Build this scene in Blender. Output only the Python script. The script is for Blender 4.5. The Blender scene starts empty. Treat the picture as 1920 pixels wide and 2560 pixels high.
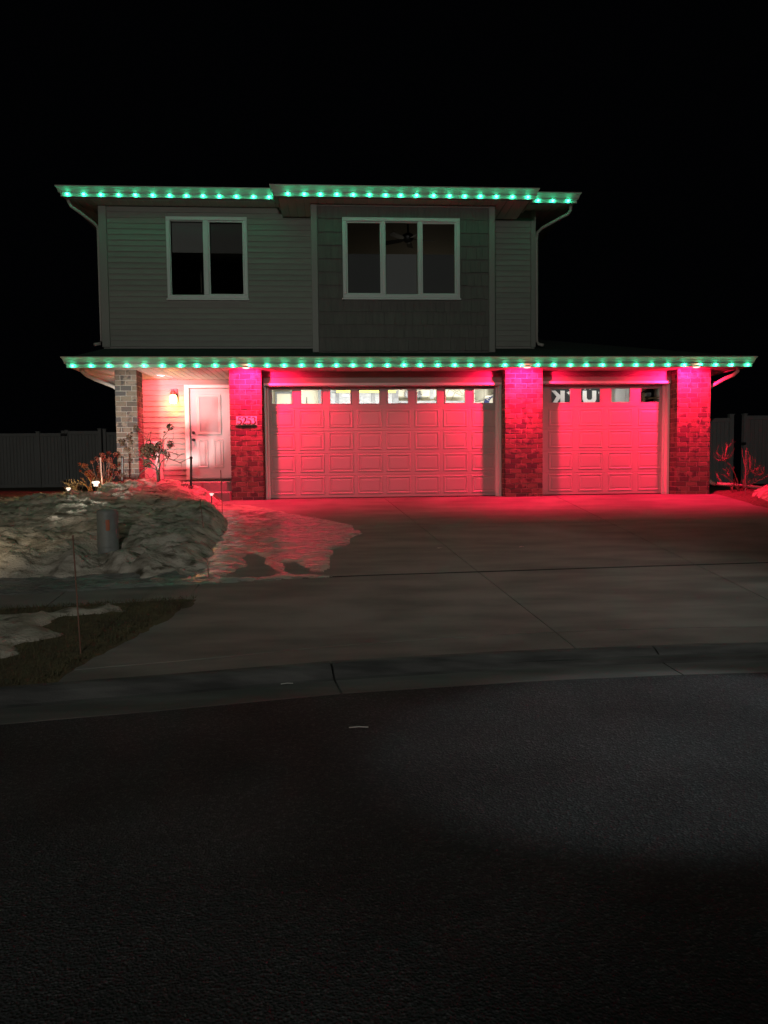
import bpy, math, random
from mathutils import Vector, Matrix, noise
random.seed(7)
SC = bpy.context.scene
COL = SC.collection
R = math.radians

# ---------------------------------------------------------------- camera
CAM_R = ((0.9978974725, 0.0145765788, -0.0631518623),
         (-0.0638707109, 0.0556845141, -0.9964034159),
         (-0.0110075721, 0.9983420046, 0.0564984524))
CAM_P = (0.0, -14.25, 0.535)
F_PX = 1775.0                                   # focal length in photo pixels (1920 wide)
cam_d = bpy.data.cameras.new('camera')
cam_d.sensor_fit = 'HORIZONTAL'; cam_d.sensor_width = 36.0
cam_d.lens = 36.0 * F_PX / 1920.0
cam_d.clip_start = 0.05; cam_d.clip_end = 600
cam = bpy.data.objects.new('camera', cam_d); COL.objects.link(cam)
m4 = Matrix(CAM_R).to_4x4(); m4.translation = Vector(CAM_P); cam.matrix_world = m4
SC.camera = cam

# ---------------------------------------------------------------- world: night sky
w = bpy.data.worlds.new('World'); SC.world = w; w.use_nodes = True
nt = w.node_tree; nt.nodes.clear()
bg = nt.nodes.new('ShaderNodeBackground'); wo = nt.nodes.new('ShaderNodeOutputWorld')
bg.inputs[0].default_value = (0.62, 0.72, 1.0, 1); bg.inputs[1].default_value = 0.0007
nt.links.new(bg.outputs[0], wo.inputs[0])

SC.view_settings.view_transform = 'Standard'; SC.view_settings.look = 'None'
SC.view_settings.exposure = 0.0; SC.view_settings.gamma = 1.0; SC.view_settings.use_curve_mapping = False
SC.render.engine = 'CYCLES'
cy = SC.cycles
cy.use_denoising = True
cy.max_bounces = 6; cy.diffuse_bounces = 3; cy.glossy_bounces = 3; cy.transparent_max_bounces = 8; cy.transmission_bounces = 4
cy.sample_clamp_indirect = 4.0
cy.caustics_reflective = False; cy.caustics_refractive = False

# light levels, tuned in one place
STREET_W, STREET2_W = 2700.0, 760.0
RED_W, PORCH_W, LANTERN_W, GARDEN_W = 880.0, 260.0, 9.0, 2250.0
LED_L = 34.0
GARAGE_W, GARAGE2_W = 175.0, 18.0
RED = (1.0, 0.006, 0.060); GREEN = (0.025, 1.0, 0.46)

def lamp(name, kind, loc, col, watt, parent=None, target=None, angle=160, blend=0.3, radius=0.05, pbase=(0, 0, 0)):
    d = bpy.data.lights.new(name, kind); d.energy = watt; d.color = col
    if kind in ('SPOT', 'POINT'): d.shadow_soft_size = radius
    if kind == 'SPOT': d.spot_size = R(angle); d.spot_blend = blend
    o = bpy.data.objects.new(name, d); COL.objects.link(o)
    o.location = Vector(loc) - Vector(pbase)
    if target is not None:
        o.rotation_euler = (Vector(target) - Vector(loc)).to_track_quat('-Z', 'Y').to_euler()
    if parent: o.parent = parent
    return o

def at(px, py, Y):
    """point of the photograph (1920 x 2560 pixels) on the plane y = Y"""
    q = (px - 960.0, 1280.0 - py, -F_PX)
    d = [sum(CAM_R[i][k] * q[k] for k in range(3)) for i in range(3)]
    t = (Y - CAM_P[1]) / d[1]
    return Vector((CAM_P[0] + d[0] * t, Y, CAM_P[2] + d[2] * t))

# ---------------------------------------------------------------- materials
MATS = {}
def mat(name, col, rough=0.6, metal=0.0, spec=0.5, col2=None, nscale=4.0, nmix=(0.35, 0.65), detail=4, stretch=(1, 1, 1),
        bump=0.0, bscale=60.0, bdist=0.01, bstretch=None, rnd=0.0, emit=None, estr=0.0, rough2=None, col3=None, n3scale=1.0, n3mix=(0.5, 0.7), s3=(1, 1, 1)):
    if name in MATS: return MATS[name]
    m = bpy.data.materials.new(name); m.use_nodes = True; n = m.node_tree; N = n.nodes; L = n.links
    b = N['Principled BSDF']
    b.inputs['Base Color'].default_value = (*col, 1); b.inputs['Roughness'].default_value = rough
    b.inputs['Metallic'].default_value = metal; b.inputs['Specular IOR Level'].default_value = spec
    geo = N.new('ShaderNodeNewGeometry')
    def vec(st):
        mp = N.new('ShaderNodeMapping'); mp.inputs['Scale'].default_value = st
        L.new(geo.outputs['Position'], mp.inputs[0]); return mp.outputs[0]
    cout = None
    if col2 is not None:
        t = N.new('ShaderNodeTexNoise'); t.inputs['Scale'].default_value = nscale; t.inputs['Detail'].default_value = detail
        L.new(vec(stretch), t.inputs['Vector'])
        mr = N.new('ShaderNodeMapRange'); mr.inputs[1].default_value = nmix[0]; mr.inputs[2].default_value = nmix[1]
        L.new(t.outputs[0], mr.inputs[0])
        mx = N.new('ShaderNodeMix'); mx.data_type = 'RGBA'
        mx.inputs[6].default_value = (*col, 1); mx.inputs[7].default_value = (*col2, 1)
        L.new(mr.outputs[0], mx.inputs[0]); cout = mx.outputs[2]
        if rough2 is not None:
            mq = N.new('ShaderNodeMapRange'); mq.inputs[3].default_value = rough; mq.inputs[4].default_value = rough2
            L.new(mr.outputs[0], mq.inputs[0]); L.new(mq.outputs[0], b.inputs['Roughness'])
    if col3 is not None:
        t = N.new('ShaderNodeTexNoise'); t.inputs['Scale'].default_value = n3scale; t.inputs['Detail'].default_value = 8
        L.new(vec(s3), t.inputs['Vector'])
        mr = N.new('ShaderNodeMapRange'); mr.inputs[1].default_value = n3mix[0]; mr.inputs[2].default_value = n3mix[1]
        L.new(t.outputs[0], mr.inputs[0])
        mx = N.new('ShaderNodeMix'); mx.data_type = 'RGBA'
        if cout: L.new(cout, mx.inputs[6])
        else: mx.inputs[6].default_value = (*col, 1)
        mx.inputs[7].default_value = (*col3, 1)
        L.new(mr.outputs[0], mx.inputs[0]); cout = mx.outputs[2]
    if rnd:
        oi = N.new('ShaderNodeObjectInfo'); hs = N.new('ShaderNodeHueSaturation')
        mr = N.new('ShaderNodeMapRange'); mr.inputs[3].default_value = 1 - rnd; mr.inputs[4].default_value = 1 + rnd
        L.new(oi.outputs['Random'], mr.inputs[0]); L.new(mr.outputs[0], hs.inputs['Value'])
        if cout: L.new(cout, hs.inputs['Color'])
        else: hs.inputs['Color'].default_value = (*col, 1)
        cout = hs.outputs[0]
    if cout: L.new(cout, b.inputs['Base Color'])
    if bump:
        t = N.new('ShaderNodeTexNoise'); t.inputs['Scale'].default_value = bscale; t.inputs['Detail'].default_value = 5
        L.new(vec(bstretch or (1, 1, 1)), t.inputs['Vector'])
        bp = N.new('ShaderNodeBump'); bp.inputs['Strength'].default_value = bump; bp.inputs['Distance'].default_value = bdist
        L.new(t.outputs[0], bp.inputs['Height']); L.new(bp.outputs[0], b.inputs['Normal'])
    if emit is not None:
        b.inputs['Emission Color'].default_value = (*emit, 1); b.inputs['Emission Strength'].default_value = estr
    MATS[name] = m; return m

def glass_mat(name, tint=(1, 1, 1), rough=0.0, glossy=0.08):
    m = bpy.data.materials.new(name); m.use_nodes = True; n = m.node_tree; N = n.nodes; L = n.links
    N.remove(N['Principled BSDF']); out = N['Material Output']
    tr = N.new('ShaderNodeBsdfTransparent'); tr.inputs[0].default_value = (*tint, 1)
    gl = N.new('ShaderNodeBsdfGlossy'); gl.inputs['Roughness'].default_value = rough
    fr = N.new('ShaderNodeFresnel'); fr.inputs[0].default_value = 1.5
    mx = N.new('ShaderNodeMixShader'); L.new(fr.outputs[0], mx.inputs[0]); L.new(tr.outputs[0], mx.inputs[1]); L.new(gl.outputs[0], mx.inputs[2])
    L.new(mx.outputs[0], out.inputs[0]); MATS[name] = m; return m

def brick_mat():
    m = bpy.data.materials.new('brick_clay'); m.use_nodes = True; n = m.node_tree; N = n.nodes; L = n.links
    b = N['Principled BSDF']; b.inputs['Roughness'].default_value = 0.85; b.inputs['Specular IOR Level'].default_value = 0.25
    oi = N.new('ShaderNodeObjectInfo'); cr = N.new('ShaderNodeValToRGB'); e = cr.color_ramp.elements
    e[0].position = 0.0; e[0].color = (0.1066, 0.0873, 0.0718, 1); e[1].position = 1.0; e[1].color = (0.2028, 0.1658, 0.1325, 1)
    for p, c in ((0.17, (0.0762, 0.0703, 0.0703, 1)), (0.26, (0.1406, 0.1125, 0.0873, 1)), (0.6, (0.1687, 0.1376, 0.1066, 1))):
        k = e.new(p); k.color = c
    L.new(oi.outputs['Random'], cr.inputs[0])
    geo = N.new('ShaderNodeNewGeometry')
    t = N.new('ShaderNodeTexNoise'); t.inputs['Scale'].default_value = 7.0; t.inputs['Detail'].default_value = 3
    L.new(geo.outputs['Position'], t.inputs['Vector'])
    # firing flashes: dark patches that belong to single bricks
    ad = N.new('ShaderNodeMath'); ad.operation = 'MULTIPLY_ADD'; ad.inputs[1].default_value = 0.22; L.new(oi.outputs['Random'], ad.inputs[0]); L.new(t.outputs[0], ad.inputs[2])
    mr = N.new('ShaderNodeMapRange'); mr.inputs[1].default_value = 0.66; mr.inputs[2].default_value = 0.76; mr.inputs[4].default_value = 0.8
    L.new(ad.outputs[0], mr.inputs[0])
    mx = N.new('ShaderNodeMix'); mx.data_type = 'RGBA'; L.new(mr.outputs[0], mx.inputs[0]); L.new(cr.outputs[0], mx.inputs[6]); mx.inputs[7].default_value = (0.0422, 0.0407, 0.0437, 1)
    t2 = N.new('ShaderNodeTexNoise'); t2.inputs['Scale'].default_value = 45.0; t2.inputs['Detail'].default_value = 4; L.new(geo.outputs['Position'], t2.inputs['Vector'])
    mr2 = N.new('ShaderNodeMapRange'); mr2.inputs[3].default_value = 0.72; mr2.inputs[4].default_value = 1.25; L.new(t2.outputs[0], mr2.inputs[0])
    hs = N.new('ShaderNodeHueSaturation'); L.new(mx.outputs[2], hs.inputs['Color']); L.new(mr2.outputs[0], hs.inputs['Value'])
    L.new(hs.outputs[0], b.inputs['Base Color'])
    bp = N.new('ShaderNodeBump'); bp.inputs['Strength'].default_value = 0.6; bp.inputs['Distance'].default_value = 0.006
    L.new(t2.outputs[0], bp.inputs['Height']); L.new(bp.outputs[0], b.inputs['Normal'])
    MATS['brick'] = m; return m

M_BRICK = brick_mat()
M_MORTAR = mat('mortar', (0.30, 0.27, 0.235), 0.9, bump=0.4, bscale=90, bdist=0.004)
M_SIDING = mat('siding_vinyl', (0.34, 0.328, 0.29), 0.5, col2=(0.31, 0.30, 0.265), nscale=3, stretch=(1, 1, 6), bump=0.12, bscale=40, bdist=0.004, bstretch=(0.15, 1, 3), rnd=0.05)
M_SHAKE = mat('shake_vinyl', (0.17, 0.158, 0.135), 0.6, col2=(0.14, 0.132, 0.115), nscale=5, stretch=(6, 1, 0.6), bump=0.5, bscale=30, bdist=0.008, bstretch=(4, 1, 0.3), rnd=0.06)
M_TRIM = mat('corner_trim', (0.33, 0.32, 0.285), 0.5, bump=0.05, bscale=30)
M_WHITE = mat('white_vinyl', (0.84, 0.83, 0.81), 0.35, bump=0.04, bscale=25, bdist=0.003)
M_GUTTER = mat('gutter_metal', (0.52, 0.46, 0.41), 0.42, col2=(0.47, 0.415, 0.37), nscale=2, stretch=(0.4, 1, 4))
M_SOFFIT = mat('soffit_vinyl', (0.76, 0.73, 0.66), 0.5, rnd=0.04)
M_DOOR = mat('garage_door_steel', (0.46, 0.44, 0.43), 0.42, bump=0.10, bscale=120, bdist=0.002, bstretch=(0.25, 1, 2))
M_FRONTDOOR = mat('front_door_paint', (0.62, 0.61, 0.61), 0.32, bump=0.03, bscale=60, bdist=0.002)
M_BLACK = mat('black_metal', (0.016, 0.016, 0.017), 0.42, col2=(0.03, 0.028, 0.026), nscale=20)
M_ROOF = mat('roof_shingle', (0.045, 0.045, 0.045), 0.95, spec=0.2, col2=(0.075, 0.074, 0.072), nscale=14, stretch=(1, 3, 1), bump=0.8, bscale=60, bdist=0.02)
M_CONC = mat('concrete', (0.235, 0.22, 0.195), 0.78, spec=0.35, col2=(0.135, 0.127, 0.115), nscale=1.6, stretch=(0.6, 2.2, 1), detail=7, bump=0.25, bscale=110, bdist=0.004, rough2=0.68, col3=(0.26, 0.25, 0.225), n3scale=0.7, n3mix=(0.52, 0.75), rnd=0.05)
M_KERB = mat('kerb_concrete', (0.12, 0.117, 0.11), 0.75, col2=(0.045, 0.044, 0.042), nscale=3, stretch=(0.5, 3, 2), detail=7, bump=0.5, bscale=70, bdist=0.006)  # darker than the pan: the shade on the kerb face is in the colour
M_RISER = mat('step_concrete', (0.30, 0.29, 0.27), 0.7, col2=(0.24, 0.23, 0.215), nscale=4, bump=0.3, bscale=80, bdist=0.004)
M_DARKROOM = mat('room_paint', (0.30, 0.27, 0.22), 0.8, bump=0.1, bscale=60)
M_CREAM = mat('garage_wall_paint', (0.78, 0.74, 0.62), 0.7, col2=(0.72, 0.68, 0.56), nscale=1.2, bump=0.1, bscale=80, bdist=0.003)
M_GREYCAB = mat('grey_cabinet', (0.24, 0.25, 0.27), 0.4, col2=(0.17, 0.18, 0.20), nscale=9, stretch=(1, 1, 3))
M_SHADE = mat('roller_shade', (0.25, 0.26, 0.245), 0.8, bump=0.2, bscale=200, bdist=0.001)
M_GLASS = glass_mat('window_glass')
M_FROST = mat('frosted_blind_glass', (0.46, 0.47, 0.48), 0.22, bump=0.05, bscale=8)
M_FENCE = mat('fence_vinyl', (0.30, 0.302, 0.295), 0.28, col2=(0.26, 0.262, 0.255), nscale=3, stretch=(1, 1, 0.2), bump=0.06, bscale=14)
M_BARK = mat('bark', (0.065, 0.05, 0.038), 0.85, col2=(0.10, 0.08, 0.06), nscale=30, stretch=(1, 1, 0.3), bump=0.6, bscale=60, bdist=0.006)
M_TWIG = mat('red_twig', (0.24, 0.13, 0.11), 0.7, col2=(0.16, 0.08, 0.07), nscale=25)
M_BLOOM = mat('dried_bloom', (0.11, 0.058, 0.026), 0.85, col2=(0.05, 0.026, 0.015), nscale=18, rnd=0.25)
M_BLOOM2 = mat('dried_red_bloom', (0.25, 0.060, 0.028), 0.85, col2=(0.13, 0.032, 0.018), nscale=18, rnd=0.25)
M_STRAW = mat('dead_straw', (0.42, 0.28, 0.12), 0.8, col2=(0.25, 0.15, 0.06), nscale=12)
M_STAKE = mat('orange_fibreglass', (0.26, 0.13, 0.09), 0.5, col2=(0.20, 0.10, 0.07), nscale=8)
M_ASPH = None
print('materials ok')

# ---------------------------------------------------------------- mesh building
class MB:
    def __init__(s): s.v = []; s.f = []
    def add(s, vs, fs):
        k = len(s.v); s.v += [tuple(v) for v in vs]; s.f += [tuple(i + k for i in f) for f in fs]; return s
    def box(s, x0, x1, y0, y1, z0, z1):
        return s.add([(x0, y0, z0), (x1, y0, z0), (x1, y1, z0), (x0, y1, z0), (x0, y0, z1), (x1, y0, z1), (x1, y1, z1), (x0, y1, z1)],
                     [(0, 3, 2, 1), (4, 5, 6, 7), (0, 1, 5, 4), (1, 2, 6, 5), (2, 3, 7, 6), (3, 0, 4, 7)])
    def bbox(s, x0, x1, y0, y1, z0, z1, b=0.004):
        """box with its front (-y) edges chamfered"""
        vs = [(x0, y1, z0), (x1, y1, z0), (x1, y1, z1), (x0, y1, z1), (x0, y0 + b, z0), (x1, y0 + b, z0), (x1, y0 + b, z1), (x0, y0 + b, z1),
              (x0 + b, y0, z0 + b), (x1 - b, y0, z0 + b), (x1 - b, y0, z1 - b), (x0 + b, y0, z1 - b)]
        fs = [(0, 3, 2, 1), (0, 1, 5, 4), (1, 2, 6, 5), (2, 3, 7, 6), (3, 0, 4, 7), (4, 5, 9, 8), (5, 6, 10, 9), (6, 7, 11, 10), (7, 4, 8, 11), (8, 9, 10, 11)]
        return s.add(vs, fs)
    def prism(s, prof, x0, x1):
        """profile (y, z) extruded along x"""
        n = len(prof)
        vs = [(x0, y, z) for y, z in prof] + [(x1, y, z) for y, z in prof]
        fs = [(i, (i + 1) % n, n + (i + 1) % n, n + i) for i in range(n)] + [tuple(range(n - 1, -1, -1)), tuple(range(n, 2 * n))]
        return s.add(vs, fs)
    def poly(s, pts, z0, z1):
        """polygon (x, y) extruded in z; z0/z1 may be functions of (x, y)"""
        n = len(pts); g0 = z0 if callable(z0) else (lambda x, y: z0); g1 = z1 if callable(z1) else (lambda x, y: z1)
        vs = [(x, y, g0(x, y)) for x, y in pts] + [(x, y, g1(x, y)) for x, y in pts]
        fs = [(i, (i + 1) % n, n + (i + 1) % n, n + i) for i in range(n)] + [tuple(range(n - 1, -1, -1)), tuple(range(n, 2 * n))]
        return s.add(vs, fs)
    def tube(s, pts, radii, n=6, cap=True):
        pts = [Vector(p) for p in pts]
        if not hasattr(radii, '__len__'): radii = [radii] * len(pts)
        k = len(s.v); up = Vector((0.13, 0.31, 0.94))
        for i, p in enumerate(pts):
            d = (pts[min(i + 1, len(pts) - 1)] - pts[max(i - 1, 0)]).normalized()
            a = d.cross(up)
            if a.length < 1e-3: a = d.cross(Vector((1, 0, 0)))
            a.normalize(); b = d.cross(a)
            for j in range(n):
                t = 2 * math.pi * j / n
                s.v.append(tuple(p + (a * math.cos(t) + b * math.sin(t)) * radii[i]))
        for i in range(len(pts) - 1):
            for j in range(n):
                s.f.append((k + i * n + j, k + i * n + (j + 1) % n, k + (i + 1) * n + (j + 1) % n, k + (i + 1) * n + j))
        if cap:
            s.f.append(tuple(k + j for j in range(n))[::-1]); s.f.append(tuple(k + (len(pts) - 1) * n + j for j in range(n)))
        return s
    def lathe(s, prof, c=(0, 0, 0), n=20, axis='z', cap=True):
        k = len(s.v); c = Vector(c)
        for r, h in prof:
            for j in range(n):
                t = 2 * math.pi * j / n; a, b = r * math.cos(t), r * math.sin(t)
                s.v.append(tuple(c + (Vector((a, b, h)) if axis == 'z' else Vector((a, h, b)))))
        for i in range(len(prof) - 1):
            for j in range(n):
                q = (k + i * n + j, k + i * n + (j + 1) % n, k + (i + 1) * n + (j + 1) % n, k + (i + 1) * n + j)
                s.f.append(q if axis == 'z' else q[::-1])
        if cap:
            s.f.append(tuple(k + j for j in range(n))[::-1]); s.f.append(tuple(k + (len(prof) - 1) * n + j for j in range(n)))
        return s
    def mesh(s, name, base=(0, 0, 0), smooth=False):
        me = bpy.data.meshes.new(name); bx, by, bz = base
        me.from_pydata([(x - bx, y - by, z - bz) for x, y, z in s.v], [], s.f)
        if smooth: me.polygons.foreach_set('use_smooth', [True] * len(me.polygons))
        me.update(); return me

BASE = {}
def thing(name, loc, label, cat, group=None, kind=None):
    o = bpy.data.objects.new(name, None); COL.objects.link(o); o.location = loc; o.empty_display_size = 0.2
    o['label'] = label; o['category'] = cat
    if group: o['group'] = group
    if kind: o['kind'] = kind
    BASE[o.name] = tuple(loc); return o
def part(name, mb, m, parent, label=None, smooth=False, kind=None):
    base = BASE[parent.name]
    me = mb.mesh(name, base, smooth); me.materials.append(m)
    o = bpy.data.objects.new(name, me); COL.objects.link(o); o.parent = parent; BASE[o.name] = base
    if label: o['label'] = label
    if kind: o['kind'] = kind
    return o
def solo(name, mb, m, label=None, cat=None, kind=None, group=None, smooth=False, base=(0, 0, 0)):
    me = mb.mesh(name, base, smooth); me.materials.append(m)
    o = bpy.data.objects.new(name, me); COL.objects.link(o); o.location = base; BASE[o.name] = tuple(base)
    if label: o['label'] = label
    if cat: o['category'] = cat
    if kind: o['kind'] = kind
    if group: o['group'] = group
    return o
def piece(name, me, loc, parent, scale=(1, 1, 1), rot=None):
    """one more object on a shared mesh; loc is in world space"""
    o = bpy.data.objects.new(name, me); COL.objects.link(o); o.parent = parent
    b = BASE[parent.name]; o.location = (loc[0] - b[0], loc[1] - b[1], loc[2] - b[2]); o.scale = scale
    if rot: o.rotation_euler = rot
    return o

# ---------------------------------------------------------------- terrain helpers
SLOPE = 0.115
def lane(y): return min(0.0, SLOPE * (y + 0.3))            # driveway height
AS = [(-30, -21.0), (-14, -13.4), (-8, -11.2), (-4, -10.05), (-2.18, -9.65), (-1.16, -9.47), (0.02, -9.23), (1.38, -9.08), (2.69, -9.03), (3.3, -9.03), (6, -9.15), (10, -9.7), (16, -11.2), (30, -18)]
def edge(x):                                              # asphalt edge of the curved street
    for (a, b), (c, d) in zip(AS, AS[1:]):
        if a <= x <= c:
            t = (x - a) / (c - a); return b + (d - b) * t
    return AS[0][1] if x < AS[0][0] else AS[-1][1]
STREET_Z = -1.05
def sm(a, b, x):
    t = max(0.0, min(1.0, (x - a) / (b - a))); return t * t * (3 - 2 * t)
def nz(x, y, z=0.0): return noise.noise(Vector((x, y, z)))
def fbm(x, y, o=4, z=0.0):
    s, a, f = 0.0, 1.0, 1.0
    for _ in range(o):
        s += a * nz(x * f, y * f, z + f); a *= 0.5; f *= 2.03
    return s

# street ------------------------------------------------------------------
def asphalt():
    m = bpy.data.materials.new('asphalt'); m.use_nodes = True; n = m.node_tree; N = n.nodes; L = n.links
    b = N['Principled BSDF']; b.inputs['Roughness'].default_value = 0.8; b.inputs['Specular IOR Level'].default_value = 0.14
    geo = N.new('ShaderNodeNewGeometry')
    v = N.new('ShaderNodeTexVoronoi'); v.inputs['Scale'].default_value = 95; L.new(geo.outputs['Position'], v.inputs['Vector'])
    t = N.new('ShaderNodeTexNoise'); t.inputs['Scale'].default_value = 1.1; t.inputs['Detail'].default_value = 6; L.new(geo.outputs['Position'], t.inputs['Vector'])
    cr = N.new('ShaderNodeValToRGB'); e = cr.color_ramp.elements
    e[0].position = 0.0; e[0].color = (0.038, 0.039, 0.040, 1); e[1].position = 1.0; e[1].color = (0.088, 0.089, 0.089, 1)
    k = e.new(0.75); k.color = (0.052, 0.053, 0.054, 1)
    sp = N.new('ShaderNodeSeparateColor'); L.new(v.outputs['Color'], sp.inputs[0]); L.new(sp.outputs[0], cr.inputs[0])
    mr = N.new('ShaderNodeMapRange'); mr.inputs[1].default_value = 0.3; mr.inputs[2].default_value = 0.7; mr.inputs[3].default_value = 0.7; mr.inputs[4].default_value = 1.3
    L.new(t.outputs[0], mr.inputs[0])
    hs = N.new('ShaderNodeHueSaturation'); L.new(cr.outputs[0], hs.inputs['Color']); L.new(mr.outputs[0], hs.inputs['Value']); L.new(hs.outputs[0], b.inputs['Base Color'])
    t2 = N.new('ShaderNodeTexNoise'); t2.inputs['Scale'].default_value = 38; t2.inputs['Detail'].default_value = 3; L.new(geo.outputs['Position'], t2.inputs['Vector'])
    ad = N.new('ShaderNodeMath'); ad.operation = 'ADD'; L.new(v.outputs['Distance'], ad.inputs[0]); L.new(t2.outputs[0], ad.inputs[1])
    bp = N.new('ShaderNodeBump'); bp.inputs['Strength'].default_value = 0.7; bp.inputs['Distance'].default_value = 0.009
    L.new(ad.outputs[0], bp.inputs['Height']); L.new(bp.outputs[0], b.inputs['Normal'])
    return m
M_ASPH = asphalt()
mb = MB()
xs = [x for x, _ in AS]
mb.poly([(-60, -60)] + [(60, -60)] + [(60, AS[-1][1] - 14)] + [(x, y + 0.02) for x, y in AS[::-1]] + [(-60, AS[0][1] - 12)], STREET_Z - 0.3, STREET_Z)
solo('street', mb, M_ASPH, kind='structure')

# rolled kerb with gutter pan, in poured segments ---------------------------
kerb = thing('kerb', (0, -9, STREET_Z), 'low rolled concrete kerb and gutter along the street', 'kerb', kind='structure')
del kerb['category']; del kerb['label']
def kerb_seg(x0, x1, prof):
    mb = MB(); st = 0.25; n = max(2, int((x1 - x0) / st))
    rows = []
    for i in range(n + 1):
        x = x0 + (x1 - x0) * i / n; e = edge(x); ex = (edge(x + 0.1) - edge(x - 0.1)) / 0.2
        l = math.hypot(1, ex); nx, ny = -ex / l, 1 / l
        if i in (0, n): nx, ny = -ex / l, 1 / l
        rows.append([(x + nx * d, e + ny * d, STREET_Z + h) for d, h in prof] + [(x + nx * prof[-1][0], e + ny * prof[-1][0], STREET_Z - 0.2), (x + nx * prof[0][0], e + ny * prof[0][0], STREET_Z - 0.2)])
    m = len(rows[0]); vs = [p for r in rows for p in r]; fs = []
    for i in range(n):
        for j in range(m):
            fs.append((i * m + j, (i + 1) * m + j, (i + 1) * m + (j + 1) % m, i * m + (j + 1) % m))
    fs.append(tuple(range(m))); fs.append(tuple((n * m + j) for j in range(m))[::-1])
    mb.add(vs, fs); return mb
cuts = [-20, -12, -7.4, -3.25, 0.0, 2.62, 5.4, 9.0, 14, 22]
for a, b in zip(cuts, cuts[1:]):
    part('kerb_segment', kerb_seg(a + 0.007, b - 0.007, [(0.305, 0.010), (0.34, 0.020), (0.42, 0.074), (0.475, 0.098), (0.52, 0.104)]), M_KERB, kerb)
    part('gutter_pan', kerb_seg(a + 0.007, b - 0.007, [(0.0, 0.003), (0.15, 0.004), (0.301, 0.011)]), mat('pan_concrete', (0.16, 0.155, 0.145), 0.8, spec=0.3, col2=(0.10, 0.097, 0.09), nscale=2.5, stretch=(0.4, 2, 1), detail=7, bump=0.4, bscale=80, bdist=0.005), kerb)  # pan coloured lighter than the shaded kerb face
part('kerb_bed', MB().poly([(x, y - 0.0 + 0.03) for x, y in AS[2:-1]] + [(x, y + 0.5) for x, y in AS[2:-1]][::-1], STREET_Z - 0.3, STREET_Z - 0.02), M_KERB, kerb)

# driveway slabs --------------------------------------------------------------
def sw_far(x): return -6.06 + 0.083 * (x - 0.2) * (1 if x < 0.2 else 0.55)      # joint between driveway and walk
def j2(x): return edge(x) + 0.52 + 0.40                                          # joint above the kerb strip
def kt(x): return edge(x) + 0.53
drive = thing('driveway', (0, 0, 0), 'x', 'x', kind='structure'); del drive['category']; del drive['label']
def jx(y): return 0.905 - 0.125 * (y + 0.2)                                       # long middle joint
def right(y): return 7.72 if y > -2.4 else 7.72 + (-2.4 - y) * 0.10
def left(y): return -2.40 if y > -6.5 else -1.52 - 0.36 * (-6.9 - y)
def slab(name, xl, xr, yt, yb, gap=0.005):
    """slab between two long edges xl(y), xr(y) and two cross joints yt(x), yb(x)"""
    def solve(fx, fy):
        y = fy(0)
        for _ in range(20):
            x = fx(y); y = fy(x)
        return x, y
    mb = MB()
    gt = 0.030 if yt is sw_far else 0.008; gb = 0.030 if yb is sw_far else 0.008
    xlg = lambda y: xl(y) + gap; xrg = lambda y: xr(y) - gap; ytg = lambda x: yt(x) - gt; ybg = lambda x: yb(x) + gb
    a, b, c, d = solve(xlg, ybg), solve(xrg, ybg), solve(xrg, ytg), solve(xlg, ytg)
    nx, ny = max(2, int((b[0] - a[0]) / 0.4)), max(2, int((d[1] - a[1]) / 0.4))
    bot = [(a[0] + (b[0] - a[0]) * i / nx,) for i in range(nx + 1)]; bot = [(x, ybg(x)) for (x,) in bot]
    top = [(d[0] + (c[0] - d[0]) * i / nx,) for i in range(nx + 1)]; top = [(x, ytg(x)) for (x,) in top]
    vs = []; e = 0.006
    for j in range(ny + 1):
        t = j / ny
        for i in range(nx + 1):
            x = bot[i][0] + (top[i][0] - bot[i][0]) * t; y = bot[i][1] + (top[i][1] - bot[i][1]) * t
            vs.append((x, y, lane(y) + 0.004 * fbm(x * 0.6, y * 0.6, 2)))
    W = nx + 1; fs = [(j * W + i, j * W + i + 1, (j + 1) * W + i + 1, (j + 1) * W + i) for j in range(ny) for i in range(nx)]
    ring = [i for i in range(W)] + [j * W + nx for j in range(1, ny + 1)] + [ny * W + i for i in range(nx - 1, -1, -1)] + [j * W for j in range(ny - 1, 0, -1)]
    k = len(vs); vs += [(vs[i][0], vs[i][1], vs[i][2] - 0.09) for i in ring]; n = len(ring)
    fs += [(ring[(i + 1) % n], ring[i], k + i, k + (i + 1) % n) for i in range(n)]
    mb.add(vs, fs); return part(name, mb, M_CONC, drive, smooth=False)
Y0 = lambda x: 0.62
Y1 = lambda x: -3.05 + 0.02 * x
left34 = lambda y: -1.53 - 0.33 * max(0.0, -6.9 - y)
cols = [(left, jx), (jx, lambda y: 4.35 + 0.0 * y), (lambda y: 4.35, right)]
for ri, (yt, yb) in enumerate(((Y0, Y1), (Y1, sw_far), (sw_far, j2), (j2, kt))):
    for xl, xr in cols: slab('slab', left34 if (xl is left and ri > 1) else xl, xr, yt, yb)
part('subbase', MB().poly([(-2.45, 0.6), (-2.45, -6.4), (-2.3, -8.75), (8.6, -8.65), (7.75, -2.4), (7.75, 0.6)], lambda x, y: lane(y) - 0.3, lambda x, y: lane(y) - 0.035), M_KERB, drive)

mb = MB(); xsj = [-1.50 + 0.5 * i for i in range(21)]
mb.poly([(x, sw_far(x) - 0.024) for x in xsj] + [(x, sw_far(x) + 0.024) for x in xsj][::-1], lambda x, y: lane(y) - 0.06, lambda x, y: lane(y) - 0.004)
part('joint_strip', mb, mat('joint_strip_dark', (0.012, 0.012, 0.012), 0.9, spec=0.1), drive)  # dark strip laid flush along the joint of driveway and walk
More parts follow.
